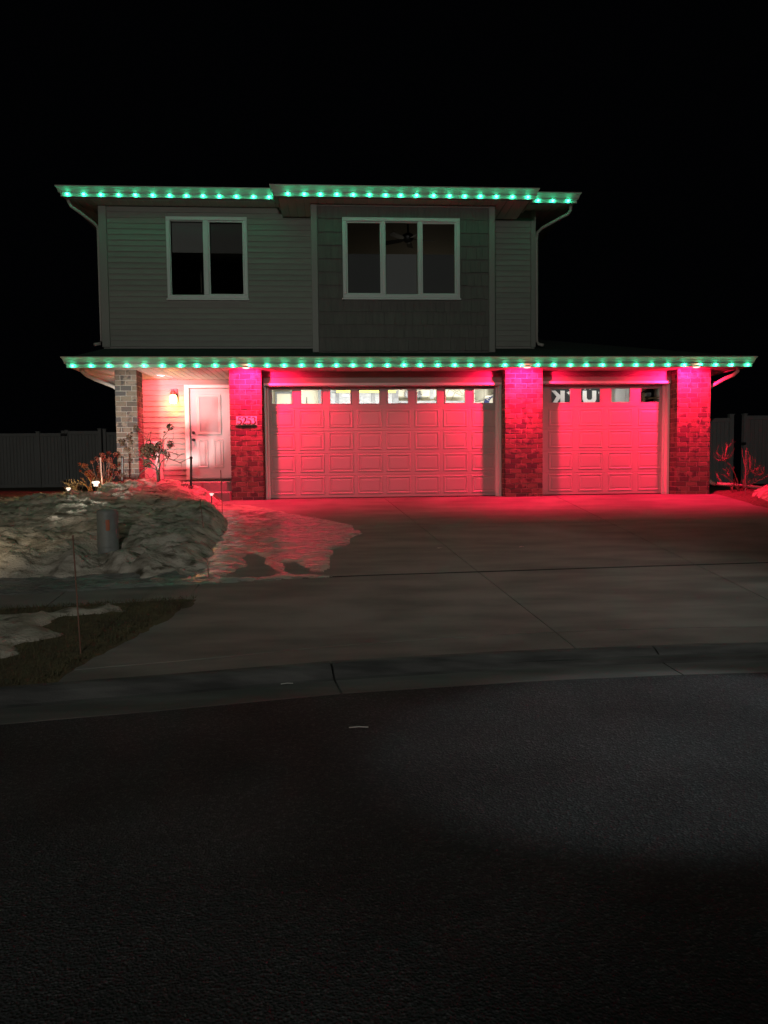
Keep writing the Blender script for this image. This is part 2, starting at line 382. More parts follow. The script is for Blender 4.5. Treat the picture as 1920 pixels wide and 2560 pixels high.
# walk on the left ---------------------------------------------------------------
walk = thing('sidewalk', (-4, -6.9, -0.75), 'x', 'x', kind='structure'); del walk['category']; del walk['label']
def swl(x): return -6.30 + 0.137 * (x + 1.45)
for a, b in ((-9.0, -6.0), (-6.0, -2.93), (-2.93, -1.56)):
    mb = MB(); pts = [(a + 0.006, swl(a) - 0.56), (b - 0.006, swl(b) - 0.56), (b - 0.006, swl(b)), (a + 0.006, swl(a))]
    mb.poly(pts, lambda x, y: lane(y) - 0.1, lambda x, y: lane(y) + 0.007)
    part('slab', mb, M_CONC, walk)

# ground: one sheet to the horizon, dipping below street, kerb and paving -----------
M_SOIL = mat('winter_lawn', (0.13, 0.105, 0.05), 0.95, col2=(0.075, 0.062, 0.035), nscale=2.2, detail=8, bump=0.8, bscale=45, bdist=0.03, col3=(0.19, 0.15, 0.07), n3scale=6, n3mix=(0.5, 0.8))
def ground_z(x, y):
    e = edge(max(-30, min(30, x)))
    if y < e + 0.55: return STREET_Z - 0.12
    if -2.7 < x < 8.9 and y < 0.9:
        if -2.45 < x < 7.7 or y < -2.0: return lane(y) - 0.16
    if x <= -2.4:
        z = lane(y) + 0.42 * sm(-5.5, -1.2, y) * (0.45 if x > -5 else 0.45) - 0.03
        if y < swl(x) + 0.3: z = lane(y) - 0.05
        return z
    z = lane(y) - 0.03 + 0.05 * sm(-2, 2, y)
    return z
gx = [-120, -70, -40, -25, -18] + [-14 + 0.35 * i for i in range(80)] + [16, 20, 28, 45, 75, 120]
gy = [-9.2, -8.9] + [-8.6 + 0.3 * i for i in range(48)] + [6.5, 8, 11, 16, 25, 45, 90, 160]
gx = sorted(set(gx)); gy = sorted(set(gy))
mb = MB(); vs = [(x, y, ground_z(x, y)) for y in gy for x in gx]; W = len(gx)
mb.add(vs, [(j * W + i, j * W + i + 1, (j + 1) * W + i + 1, (j + 1) * W + i) for j in range(len(gy) - 1) for i in range(W - 1)])
solo('ground', mb, M_SOIL, kind='structure')

# ---------------------------------------------------------------- HOUSE
house = thing('house', (0, 1.0, 0), 'two-storey grey sided house with two garage doors and four brick pillars', 'house')
FW = 1.05; BW = 0.30; HW = 0.30; EW = 1.5; GD = 0.5             # wall planes: upper, bay, header, entry, garage door
BOARD = 0.1145
def board_prof(y, z, h=BOARD):
    return [(y - 0.022, z), (y - 0.022, z + 0.010), (y - 0.004, z + h + 0.004), (y + 0.004, z + h + 0.004), (y + 0.004, z)]
def siding(parent, y, x0, x1, z0, z1, holes=(), h=BOARD):
    z = z0
    while z < z1 - 0.02:
        hh = min(h, z1 - z - 0.006); segs = [(x0, x1)]
        for hx0, hx1, hz0, hz1 in holes:
            if z + hh > hz0 and z < hz1:
                ns = []
                for a, b in segs:
                    if hx0 > a and hx1 < b: ns += [(a, hx0), (hx1, b)]
                    else: ns.append((a, b))
                segs = ns
        for a, b in segs:
            if b - a > 2.6 and random.random() < 0.5:           # vinyl courses lap somewhere along the wall
                c = a + (b - a) * random.uniform(0.3, 0.7)
                part('siding_board', MB().prism(board_prof(y, z, hh), a, c + 0.03), M_SIDING, parent)
                part('siding_board', MB().prism(board_prof(y - 0.0016, z, hh), c, b), M_SIDING, parent)
            else:
                part('siding_board', MB().prism(board_prof(y, z, hh), a, b), M_SIDING, parent)
        z += h
def wall_with_holes(y0, y1, x0, x1, z0, z1, holes):
    """wall slab from boxes round rectangular openings (sorted by x)"""
    mb = MB(); x = x0
    for hx0, hx1, hz0, hz1 in sorted(holes):
        mb.box(x, hx0, y0, y1, z0, z1); mb.box(hx0, hx1, y0, y1, z0, hz0); mb.box(hx0, hx1, y0, y1, hz1, z1); x = hx1
    mb.box(x, x1, y0, y1, z0, z1); return mb

# upper storey front wall
W1 = (-3.497, -1.831, 4.188, 5.865)
W2 = (0.145, 2.518, 4.036, 5.627)
uw = part('upper_wall', wall_with_holes(FW + 0.005, FW + 0.15, -4.84, -0.40, 3.0, 6.14, [W1]), M_SIDING, house)
siding(uw, FW, -4.69, -0.47, 3.205, 6.10, [W1])
uw2 = part('upper_wall', MB().box(3.15, 4.27, FW + 0.005, FW + 0.15, 3.0, 6.14), M_SIDING, house)
siding(uw2, FW, 3.22, 4.18, 3.205, 6.10)
# bay with shake siding
bay = part('bay_wall', wall_with_holes(BW + 0.01, BW + 0.14, -0.46, 3.22, 2.94, 5.90, [W2]), M_SHAKE, house)
part('bay_side', MB().box(-0.46, -0.36, BW + 0.14, FW, 2.94, 5.9).box(3.12, 3.22, BW + 0.14, FW, 2.94, 5.9), M_SIDING, house)
SH = {}
def shingle_mesh(k):
    if k not in SH:
        rr = random.Random(k); t = 0.016 + 0.006 * rr.random(); s = 0.006 * (rr.random() - 0.5)
        m = MB().add([(0, -t, 0 + s), (1, -t, -s), (1, 0.004, 0), (0, 0.004, 0), (0, -0.004, 1), (1, -0.004, 1), (1, 0.004, 1), (0, 0.004, 1)],
                     [(0, 3, 2, 1), (4, 5, 6, 7), (0, 1, 5, 4), (1, 2, 6, 5), (2, 3, 7, 6), (3, 0, 4, 7)]).mesh('shingle')
        m.materials.append(M_SHAKE); SH[k] = m
    return SH[k]
z = 2.985; row = 0
while z < 5.88:
    h = min(0.262, 5.90 - z); x = -0.345
    while x < 3.09:
        wd = min(random.choice((0.12, 0.15, 0.18, 0.21, 0.25)), 3.10 - x)
        if wd < 0.05: break
        segs = [(x, x + wd, z, z + h)]
        wx0, wx1, wz0, wz1 = W2[0] - 0.005, W2[1] + 0.005, W2[2] - 0.005, W2[3] + 0.005
        a, b, c, d = segs[0]
        if not (b <= wx0 or a >= wx1 or d <= wz0 or c >= wz1):
            if a < wx0: b = wx0
            elif b > wx1: a = wx1
            elif c < wz0: d = wz0
            elif d > wz1: c = wz1
            else: a = b
        if b - a > 0.02 and d - c > 0.02:
            piece('shingle', shingle_mesh(random.randrange(6)), (a + 0.002, BW, c + random.uniform(-0.006, 0.006) * (c == z)), bay, (b - a - 0.004, 1, d - c + (0.006 if d == z + h else 0)))
        x += wd
    z += 0.262; row += 1
# corner boards
def corner(x0, x1, y, z0, z1, depth=0.12):
    part('corner_board', MB().bbox(x0, x1, y - 0.035, y + depth, z0, z1, 0.006), M_TRIM, house)
corner(-4.86, -4.70, FW, 3.19, 6.13); corner(4.185, 4.29, FW, 3.19, 6.13)
corner(-0.48, -0.355, BW, 2.955, 5.905); corner(3.115, 3.24, BW, 2.955, 5.905)
part('frieze_board', MB().bbox(-0.355, 3.115, BW - 0.03, BW + 0.01, 5.845, 5.90, 0.005), M_TRIM, house)
# remaining shell of the house
shell = MB()
shell.box(-4.84, -4.70, FW + 0.15, 9.3, 2.6, 6.14); shell.box(4.13, 4.27, FW + 0.15, 9.3, 2.6, 6.14)
shell.box(-4.70, 4.13, 9.16, 9.3, 0.0, 6.14); shell.box(-4.60, -4.50, EW + 0.16, 9.15, 0.0, 2.57)
part('side_wall', shell, M_SIDING, house)
low = MB().box(7.50, 7.64, 0.45, 7.3, 0, 2.60).box(4.2, 7.5, 7.16, 7.3, 0, 2.60)
part('garage_side_wall', low, M_SIDING, house)

# upper rooms behind the two windows
def room(x0, x1, y0, y1, z0, z1, m, t=0.05):
    mb = MB()
    mb.box(x0 - t, x0, y0, y1, z0 - t, z1 + t); mb.box(x1, x1 + t, y0, y1, z0 - t, z1 + t); mb.box(x0, x1, y1, y1 + t, z0 - t, z1 + t)
    mb.box(x0, x1, y0, y1, z0 - t, z0); mb.box(x0, x1, y0, y1, z1, z1 + t); return mb
part('bedroom', room(-4.4, -0.9, FW + 0.16, 4.6, 3.35, 5.95, M_DARKROOM), M_DARKROOM, house)
part('bay_room', room(-0.30, 3.05, BW + 0.16, 5.0, 3.3, 5.80, M_DARKROOM), M_DARKROOM, house)

# windows
def window(y, w, mulls, fr=0.055, sash=()):
    x0, x1, z0, z1 = w; t = 0.075
    mb = MB(); yo = y - 0.045
    for a, b, c, d in ((x0 - 0.0, x1, z1 - t, z1), (x0, x1, z0, z0 + t), (x0, x0 + t, z0 + t, z1 - t), (x1 - t, x1, z0 + t, z1 - t)):
        mb.bbox(a, b, yo, y + 0.06, c, d, 0.010)
    mb.bbox(x0 - 0.02, x1 + 0.02, yo - 0.012, y + 0.0, z0 - 0.035, z0 - 0.001, 0.006)
    f = part('window', mb, M_WHITE, house)
    xs_ = [x0 + t] + [v for m in mulls for v in m] + [x1 - t]
    for a, b in mulls:
        part('mullion', MB().bbox(a, b, yo + 0.006, y + 0.055, z0 + t, z1 - t, 0.008), M_WHITE, f)
    for i in range(0, len(xs_), 2):
        a, b = xs_[i], xs_[i + 1]; s = 0.028 if i in sash else 0.012
        mb = MB(); yy = y + (0.0 if i in sash else 0.012)
        for p, q, r_, u in ((a, b, z1 - t - s, z1 - t), (a, b, z0 + t, z0 + t + s), (a, a + s, z0 + t + s, z1 - t - s), (b - s, b, z0 + t + s, z1 - t - s)):
            mb.bbox(p, q, yy - 0.012, yy + 0.025, r_, u, 0.004)
        part('sash', mb, M_WHITE, f)
        part('pane', MB().box(a + s, b - s, y + 0.02, y + 0.024, z0 + t + s, z1 - t - s), MATS['window_glass'], f)
    return f
mul = lambda px: at(px, 640, FW).x
w1 = window(FW, W1, [(at(509.5, 640, FW).x, at(522, 640, FW).x)], sash=(2,))
part('roller_shade', MB().box(-3.40, -2.69, FW + 0.09, FW + 0.096, 5.18, 5.80).box(-3.40, -2.69, FW + 0.083, FW + 0.10, 5.165, 5.185), M_SHADE, w1)
part('roller_shade', MB().box(-2.63, -1.93, FW + 0.09, FW + 0.096, 5.17, 5.80).box(-2.63, -1.93, FW + 0.083, FW + 0.10, 5.155, 5.175), mat('shade_dark', (0.12, 0.12, 0.11), 0.8), w1)
w2 = window(BW, W2, [(at(953.6, 640, BW).x, at(963, 640, BW).x), (at(1045.5, 640, BW).x, at(1053.5, 640, BW).x)], sash=(0, 4))
for a, b, c in ((0.24, 0.92, 0.12), (0.97, 1.65, 0.30), (1.71, 2.42, 0.13)):
    part('roller_shade', MB().box(a, b, BW + 0.10, BW + 0.106, 4.12, 4.93).box(a, b, BW + 0.095, BW + 0.11, 4.925, 4.945), mat('shade_%d' % int(c * 100), (c, c * 1.03, c), 0.8), w2)

# gutters, fascias, soffits ------------------------------------------------------
GPROF = [(0.0, 0.0), (0.0, 0.122), (0.120, 0.124), (0.132, 0.122), (0.130, 0.106), (0.106, 0.075), (0.088, 0.030), (0.083, 0.0)]
def gutter_path(path_fn, zb, name='gutter'):
    """sweep of the K-style profile along a mitred path; path_fn(offset) -> list of (x, y)"""
    paths = [[(x, y, zb + h) for x, y in path_fn(o)] for o, h in GPROF]
    m = len(paths); n = len(paths[0]); vs = [paths[j][i] for i in range(n) for j in range(m)]
    fs = [(i * m + j, (i + 1) * m + j, (i + 1) * m + (j + 1) % m, i * m + (j + 1) % m) for i in range(n - 1) for j in range(m)]
    fs += [tuple(range(m)), tuple((n - 1) * m + j for j in range(m))[::-1]]
    return part(name, MB().add(vs, fs), M_GUTTER, house)
def soffit(x0, x1, y0, y1, z, pitch, skip=None):
    s = part('soffit', MB().box(x0, x1, y0, y1, z + 0.012, z + 0.03), M_SOFFIT, house)
    x = x0
    while x < x1 - 0.02:
        b = min(x + pitch, x1)
        part('soffit_panel', MB().add(
            [(x + 0.004, y0, z + 0.012), (b - 0.004, y0, z + 0.012), (b - 0.004, y1, z + 0.012), (x + 0.004, y1, z + 0.012),
             (x + 0.010, y0, z), (b - 0.010, y0, z), (b - 0.010, y1, z), (x + 0.010, y1, z)],
            [(0, 1, 2, 3), (4, 7, 6, 5), (0, 4, 5, 1), (1, 5, 6, 2), (2, 6, 7, 3), (3, 7, 4, 0)]), M_SOFFIT, s)
        x = b
    return s
# lower eave
LX0, LX1, LYF = -5.02, 8.22, -0.37
gutter_path(lambda o: [(LX0 - o, 7.9), (LX0 - o, LYF - o), (LX1 + o, LYF - o), (LX1 + o, 7.5)], 2.628)
part('fascia', MB().box(LX0 + 0.002, LX1 - 0.002, LYF + 0.001, LYF + 0.02, 2.555, 2.745), M_GUTTER, house)
part('fascia', MB().box(LX0, LX0 + 0.02, LYF + 0.021, 7.9, 2.555, 2.745).box(LX1 - 0.02, LX1, LYF + 0.021, 7.5, 2.555, 2.745), M_GUTTER, house)
soffit(-5.0, -1.52, LYF + 0.021, EW - 0.002, 2.575, 0.13)
soffit(-1.52, 8.20, LYF + 0.021, HW - 0.002, 2.575, 0.30)
soffit(7.65, 8.20, HW, 7.4, 2.575, 0.30)
soffit(-5.0, -4.85, EW, 7.8, 2.575, 0.30)
# upper eaves: main, and the bay's stepping forward and lower on the same roof plane
UZ = 6.145; UX0, UX1, UYF = -5.385, 4.98, 0.63
MZ = 5.945; MX0, MX1, MYF = -1.115, 3.90, -0.07
gutter_path(lambda o: [(UX0 - o, 9.9), (UX0 - o, UYF - o), (MX0 - 0.005, UYF - o)], UZ)
gutter_path(lambda o: [(MX1 + 0.005, UYF - o), (UX1 + o, UYF - o), (UX1 + o, 9.9)], UZ)
gutter_path(lambda o: [(MX0 - o, UYF - 0.14), (MX0 - o, MYF - o), (MX1 + o, MYF - o), (MX1 + o, UYF - 0.14)], MZ)
part('fascia', MB().box(UX0, UX1, UYF + 0.001, UYF + 0.02, UZ - 0.085, UZ + 0.12).box(UX0, UX0 + 0.02, UYF + 0.021, 9.9, UZ - 0.085, UZ + 0.12).box(UX1 - 0.02, UX1, UYF + 0.021, 9.9, UZ - 0.085, UZ + 0.12), M_GUTTER, house)
part('fascia', MB().box(MX0, MX1, MYF + 0.001, MYF + 0.02, MZ - 0.075, MZ + 0.12).box(MX0, MX0 + 0.02, MYF + 0.021, UYF, MZ - 0.075, MZ + 0.18).box(MX1 - 0.02, MX1, MYF + 0.021, UYF, MZ - 0.075, MZ + 0.18), M_GUTTER, house)
soffit(UX0 + 0.02, MX0 - 0.001, UYF + 0.021, FW - 0.002, 6.075, 0.165)
soffit(MX1 + 0.001, UX1 - 0.02, UYF + 0.021, FW - 0.002, 6.075, 0.165)
soffit(MX0 + 0.021, -0.49, MYF + 0.021, FW - 0.001, 5.885, 0.165)
soffit(-0.49, 3.25, MYF + 0.021, BW - 0.001, 5.885, 0.165)
soffit(3.25, MX1 - 0.021, MYF + 0.021, FW - 0.001, 5.885, 0.165)
soffit(UX0 + 0.02, -4.86, FW, 9.8, 6.075, 0.165)
soffit(4.29, UX1 - 0.02, FW, 9.8, 6.075, 0.165)
# roofs
def hip(x0, x1, y0, y1, z, s, name='roof'):
    hy = (y1 - y0) / 2; zr = z + s * hy
    mb = MB().add([(x0, y0, z), (x1, y0, z), (x1, y1, z), (x0, y1, z), (x0 + hy, y0 + hy, zr), (x1 - hy, y0 + hy, zr),
                   (x0, y0, z - 0.02), (x1, y0, z - 0.02), (x1, y1, z - 0.02), (x0, y1, z - 0.02)],
                  [(0, 1, 5, 4), (1, 2, 5), (2, 3, 4, 5), (3, 0, 4), (6, 9, 8, 7), (0, 6, 7, 1), (1, 7, 8, 2), (2, 8, 9, 3), (3, 9, 6, 0)])
    return part(name, mb, M_ROOF, house)
RS = 0.285
hip(UX0 - 0.02, UX1 + 0.02, UYF - 0.02, 9.95, UZ + 0.125, RS)
part('roof', MB().add([(MX0 - 0.02, MYF - 0.02, MZ + 0.126), (MX1 + 0.02, MYF - 0.02, MZ + 0.126), (MX1 + 0.02, UYF + 0.1, MZ + 0.126 + RS * (UYF + 0.12 - MYF)), (MX0 - 0.02, UYF + 0.1, MZ + 0.126 + RS * (UYF + 0.12 - MYF)),
                       (MX0 - 0.02, MYF - 0.02, MZ + 0.11), (MX1 + 0.02, MYF - 0.02, MZ + 0.11), (MX1 + 0.02, UYF + 0.1, MZ + 0.11 + RS * (UYF + 0.12 - MYF)), (MX0 - 0.02, UYF + 0.1, MZ + 0.11 + RS * (UYF + 0.12 - MYF))],
                      [(0, 1, 2, 3), (4, 7, 6, 5), (0, 4, 5, 1), (1, 5, 6, 2), (2, 6, 7, 3), (3, 7, 4, 0)]), M_ROOF, house)
# lower roof: a skirt in front of the upper wall, hips at both ends, a full hip over the right garage
mb = MB(); z0 = 2.752; f = lambda y: z0 + RS * (y - (LYF - 0.02))
ye = FW + 0.004; yb = BW + 0.02
mb.add([(LX0 - 0.02, LYF - 0.02, z0), (4.28, LYF - 0.02, z0), (4.28, ye, f(ye)), (-4.84 + 0.0, ye, f(ye)), (LX0 - 0.02, 7.9, z0), (-4.84, 7.9, z0 + RS * 0.2)],
       [(0, 1, 2, 3), (0, 3, 5, 4)])
RX = 8.24; ym = 3.55; hh = ym - (LYF - 0.02)
mb.add([(4.28, LYF - 0.02, z0), (RX, LYF - 0.02, z0), (RX - hh, ym, f(ym)), (4.28, ym, f(ym)), (RX, 7.5, z0), (4.28, 7.5, z0)],
       [(0, 1, 2, 3), (1, 4, 2), (2, 4, 5, 3)])
part('roof', mb, M_ROOF, house)
# downspouts
def downspout(pts, lab, r=0.034):
    part('downspout', MB().tube(pts, r, 8), M_GUTTER, house, lab, smooth=True)
q = lambda px, py, Y: at(px, py, Y)
downspout([(-5.36, 0.72, 6.14), (-5.34, 0.74, 6.03), (-5.30, 0.76, 5.95), (-5.18, 0.80, 5.87), (-4.96, 1.0, 5.72), (-4.90, 1.10, 5.66), (-4.895, 1.12, 5.55), (-4.895, 1.12, 3.34), (-4.93, 1.08, 3.27), (-5.02, 1.0, 3.235)], 'downspout at the left corner of the upper storey')
downspout([(4.95, 0.72, 6.14), (4.95, 0.73, 5.98), (4.90, 0.76, 5.91), (4.78, 0.80, 5.86), (4.42, 1.0, 5.70), (4.35, 1.10, 5.64), (4.335, 1.12, 5.5), (4.335, 1.12, 3.33), (4.37, 1.06, 3.26), (4.45, 0.98, 3.22)], 'downspout at the right corner of the upper storey')
downspout([(-4.88, -0.22, 2.62), (-4.87, -0.2, 2.53), (-4.82, -0.1, 2.46), (-4.72, 0.1, 2.40), (-4.44, 0.30, 2.29), (-4.37, 0.33, 2.22), (-4.365, 0.33, 0.3)], 'downspout behind the left grey brick pillar', 0.04)
downspout([(8.12, -0.2, 2.62), (8.12, -0.18, 2.50), (8.07, -0.12, 2.43), (7.95, 0.0, 2.37), (7.78, 0.12, 2.26), (7.71, 0.16, 2.17), (7.705, 0.17, 0.25)], 'downspout beside the far right brick pillar', 0.04)

# brick pillars ------------------------------------------------------------------
BR = {}
def brick_mesh(l, d, k):
    key = (round(l, 3), round(d, 3), k)
    if key not in BR:
        rr = random.Random(hash(key) & 0xffff); h = 0.0915; b = 0.006
        j = lambda: rr.uniform(-0.002, 0.002)
        vs = [(0 + j(), d, 0), (l + j(), d, 0), (l + j(), d, h), (0 + j(), d, h), (0, b + j(), 0), (l, b + j(), 0), (l, b + j(), h), (0, b + j(), h),
              (b + j(), 0, b + j()), (l - b + j(), 0, b + j()), (l - b + j(), 0, h - b + j()), (b + j(), 0, h - b + j())]
        fs = [(0, 3, 2, 1), (0, 1, 5, 4), (1, 2, 6, 5), (2, 3, 7, 6), (3, 0, 4, 7), (4, 5, 9, 8), (5, 6, 10, 9), (6, 7, 11, 10), (7, 4, 8, 11), (8, 9, 10, 11)]
        m = MB().add(vs, fs).mesh('brick'); m.materials.append(M_BRICK); BR[key] = m
    return BR[key]
def pillar(x0, x1, depth, n, zb, zt, label, sides='both'):
    p = part('brick_pillar', MB().box(x0 + 0.007, x1 - 0.007, 0.007, depth, zb - 0.35, zt), M_MORTAR, house, label)
    w_ = x1 - x0; jnt = 0.0095; full = (w_ - (n - 1) * jnt) / n; half = (full - jnt) / 2; side = 0.10
    c = 0; z_ = zb
    while z_ < zt - 0.02:
        if n == int(n):
            runs = [full] * int(n) if c % 2 == 0 else [half] + [full] * (int(n) - 1) + [half]
        else:
            k = int(n); hf = w_ - k * full - k * jnt
            runs = [full] * k + [hf] if c % 2 == 0 else [hf] + [full] * k
        x = x0
        sc = min(1.0, (zt - z_ - 0.001) / 0.0915)
        for i, l in enumerate(runs):
            piece('brick', brick_mesh(l, side, random.randrange(3)), (x, random.uniform(-0.0025, 0.0025), z_), p, (1, 1, sc))
            x += l + jnt
        for sx in (x0, x1):                        # bricks showing on the flanks
            y = side + jnt
            while y < depth - 0.03:
                l = min(full if c % 2 else half, depth - y)
                if sx == x0: piece('brick', brick_mesh(l, side, 0), (x0, y + l, z_), p, (1, 1, sc), (0, 0, -math.pi / 2))
                else: piece('brick', brick_mesh(l, side, 0), (x1, y, z_), p, (1, 1, sc), (0, 0, math.pi / 2))
                y += l + jnt
        z_ += 0.1010; c += 1
    return p
pillar(-4.325, -3.905, 0.42, 2, 0.05, 2.573, 'free standing porch pillar of bare grey brick')
pillar(-2.122, -1.490, 0.30, 3, -0.03, 2.573, 'red lit brick pillar carrying the house number')
pillar(3.376, 4.152, 0.30, 3.5, -0.03, 2.573, 'red lit brick pillar between the two garage doors')
pillar(6.955, 7.663, 0.44, 3.3, -0.03, 2.573, 'red lit brick pillar at the far right end')

# garage header walls, jambs
def header(x0, x1, zt):
    hw = part('header_wall', MB().box(x0, x1, HW + 0.005, HW + 0.14, zt, 2.573), M_SIDING, house)
    siding(hw, HW, x0 + 0.001, x1 - 0.001, zt + 0.002, 2.570, h=0.118)
    part('header_trim', MB().bbox(x0 + 0.02, x1 - 0.02, HW - 0.065, HW + 0.10, zt - 0.055, zt, 0.01), M_WHITE, house)
    part('header_trim', MB().bbox(x0 + 0.05, x1 - 0.05, HW + 0.101, GD + 0.03, zt - 0.04, zt - 0.006, 0.01), M_WHITE, house)
    for a, b in ((x0, x0 + 0.055), (x1 - 0.055, x1)):
        part('door_jamb', MB().bbox(a, b, HW + 0.02, GD + 0.10, -0.03, zt - 0.056, 0.008), M_WHITE, house)
    for a, b in ((x0 + 0.055, x0 + 0.09), (x1 - 0.09, x1 - 0.055)):
        part('door_stop', MB().bbox(a, b, GD - 0.055, GD - 0.004, -0.03, zt - 0.056, 0.004), M_WHITE, house)
header(-1.489, 3.375, 2.338)
header(4.153, 6.954, 2.362)
part('garage_back_wall', MB().box(3.40, 4.13, HW + 0.01, HW + 0.2, -0.05, 2.57), M_SIDING, house)

# garage doors
def panel_mesh(w_, h_):
    rings = [(0, 0), (0.010, 0.010), (0.026, 0.010), (0.040, 0.001), (0.048, 0.001), (0.078, 0.0075)]
    vs = []; fs = []
    for o, y in rings: vs += [(o, -y, o), (w_ - o, -y, o), (w_ - o, -y, h_ - o), (o, -y, h_ - o)]
    for i in range(len(rings) - 1):
        for j in range(4):
            fs.append((4 * i + j, 4 * i + (j + 1) % 4, 4 * i + 4 + (j + 1) % 4, 4 * i + 4 + j))
    k = 4 * (len(rings) - 1); fs.append((k, k + 1, k + 2, k + 3))
    m = MB().add(vs, fs).mesh('raised_panel'); m.materials.append(M_DOOR); return m
def garage_door(x0, x1, zt, ncol, xfirst, pitch, pw, label):
    d = part('garage_door', MB().box(x0, x1, GD + 0.012, GD + 0.045, 0.012, 1.885), M_DOOR, house, label)
    zs = [0.015, 0.470, 0.927, 1.384, 1.855, zt]
    wins = [(xfirst + i * pitch, xfirst + i * pitch + 0.426, 1.942, 2.242) for i in range(ncol)]
    for a, b in zip(zs[:4], zs[1:5]):
        part('door_section', MB().bbox(x0, x1, GD, GD + 0.011, a + 0.003, b - 0.002, 0.004), M_DOOR, d)
    part('door_section', wall_with_holes(GD, GD + 0.045, x0, x1, 1.858, zt, wins), M_DOOR, d)
    part('bottom_seal', MB().box(x0, x1, GD + 0.004, GD + 0.04, -0.02, 0.014), M_BLACK, d)
    pm = panel_mesh(pw, 0.366)
    for r_ in range(4):
        for i in range(ncol):
            piece('raised_panel', pm, (xfirst + i * pitch + 0.213 - pw / 2, GD - 0.0005, (0.081, 0.538, 0.995, 1.452)[r_]), d)
    for a, b, c, e in wins:
        mb = MB(); s = 0.022; y0, y1 = GD - 0.010, GD + 0.05
        for p_ in ((a - 0.008, b + 0.008, e - s + 0.016, e + 0.012), (a - 0.008, b + 0.008, c - 0.012, c + s - 0.016), (a - 0.010, a + s - 0.014, c + s - 0.016, e - s + 0.016), (b - s + 0.014, b + 0.010, c + s - 0.016, e - s + 0.016)):
            mb.bbox(p_[0], p_[1], y0, y1, p_[2], p_[3], 0.004)
        part('window_frame', mb, M_DOOR, d)
        part('pane', MB().box(a + 0.006, b - 0.006, GD + 0.02, GD + 0.024, c + 0.005, e - 0.005), MATS['window_glass'], d)
    return d
garage_door(-1.445, 3.330, 2.32, 8, -1.345, 0.5962, 0.508, 'wide double garage door with eight lit windows')
garage_door(4.205, 6.905, 2.345, 4, 4.466, 0.6435, 0.52, 'single garage door with four windows')

# garage interior shell
gi = MB().box(-1.60, -1.55, 0.66, 1.70, -0.02, 2.55).box(-2.65, -2.60, 1.70, 7.05, -0.02, 2.97).box(-2.60, -1.55, 1.70, 1.75, -0.02, 2.97).box(-2.65, 7.45, 7.05, 7.1, -0.02, 2.97).box(7.45, 7.5, 0.66, 7.1, -0.02, 2.55).box(7.45, 7.5, 1.45, 7.1, 2.55, 2.97)
gi.box(-2.65, 7.5, 1.45, 7.1, 2.97, 3.0).box(-1.6, 7.5, 0.56, 1.42, 2.56, 2.60).box(-1.6, 7.5, 1.42, 1.449, 2.56, 3.0).box(-1.6, 7.5, 0.56, 0.60, 2.37, 2.559)
part('garage_room', gi, M_CREAM, house)
part('garage_floor', MB().box(-2.6, 7.45, 0.64, 7.05, -0.1, -0.012), M_CONC, house)

# porch: slab, step, entry wall, door
part('porch_slab', MB().bbox(-4.60, -1.50, 0.12, EW + 0.1, 0.0, 0.372, 0.012), M_RISER, house)
part('porch_step', MB().bbox(-3.89, -2.125, -0.22, 0.119, -0.25, 0.175, 0.012), M_RISER, house)
DO = (-3.215, -2.285, 0.40, 2.40)
ew = part('entry_wall', wall_with_holes(EW + 0.005, EW + 0.15, -4.60, -1.50, 0.372, 2.573, [DO]), M_SIDING, house)
siding(ew, EW, -4.59, -3.305, 0.40, 2.571)
siding(ew, EW, -3.305, -1.5, 2.46, 2.571)
siding(ew, EW, -2.195, -1.5, 0.40, 2.455)
part('porch_side_wall', MB().box(-1.60, -1.50, 0.31, EW, 0.372, 2.573), M_SIDING, house)
fd = part('front_door', MB().bbox(-3.200, -2.30, EW + 0.022, EW + 0.065, 0.430, 2.385, 0.003), M_FRONTDOOR, house)
mb = MB()
mb.bbox(-3.305, -3.205, EW - 0.04, EW + 0.02, 0.40, 2.46, 0.012); mb.bbox(-2.295, -2.195, EW - 0.04, EW + 0.02, 0.40, 2.46, 0.012); mb.bbox(-3.205, -2.295, EW - 0.04, EW + 0.02, 2.392, 2.46, 0.012)
part('door_trim', mb, M_WHITE, fd)
part('threshold', MB().bbox(-3.205, -2.295, EW - 0.05, EW + 0.06, 0.374, 0.415, 0.008), M_BLACK, fd)
GX0, GX1, GZ0, GZ1 = -3.045, -2.535, 1.385, 2.255
mb = MB(); s = 0.055
for a, b, c, d_ in ((GX0, GX1, GZ1 - s, GZ1), (GX0, GX1, GZ0, GZ0 + s), (GX0, GX0 + s, GZ0 + s, GZ1 - s), (GX1 - s, GX1, GZ0 + s, GZ1 - s)):
    mb.bbox(a, b, EW + 0.001, EW + 0.021, c, d_, 0.008)
part('glass_frame', mb, M_FRONTDOOR, fd)
part('door_glass', MB().box(GX0 + s, GX1 - s, EW + 0.014, EW + 0.0215, GZ0 + s, GZ1 - s), MATS['frosted_blind_glass'], fd)
def dpanel(x0, x1, z0, z1):
    rings = [(0, 0), (0.012, 0.010), (0.03, 0.010), (0.045, 0.0015), (0.075, 0.008)]
    vs = []; fs = []; y = EW + 0.0215
    for o, h in rings: vs += [(x0 + o, y - h, z0 + o), (x1 - o, y - h, z0 + o), (x1 - o, y - h, z1 - o), (x0 + o, y - h, z1 - o)]
    for i in range(len(rings) - 1):
        for j in range(4): fs.append((4 * i + j, 4 * i + (j + 1) % 4, 4 * i + 4 + (j + 1) % 4, 4 * i + 4 + j))
    k = 4 * (len(rings) - 1); fs.append((k, k + 1, k + 2, k + 3)); return MB().add(vs, fs)
part('raised_panel', dpanel(-3.05, -2.83, 0.66, 1.29), M_FRONTDOOR, fd); part('raised_panel', dpanel(-2.72, -2.50, 0.66, 1.29), M_FRONTDOOR, fd)
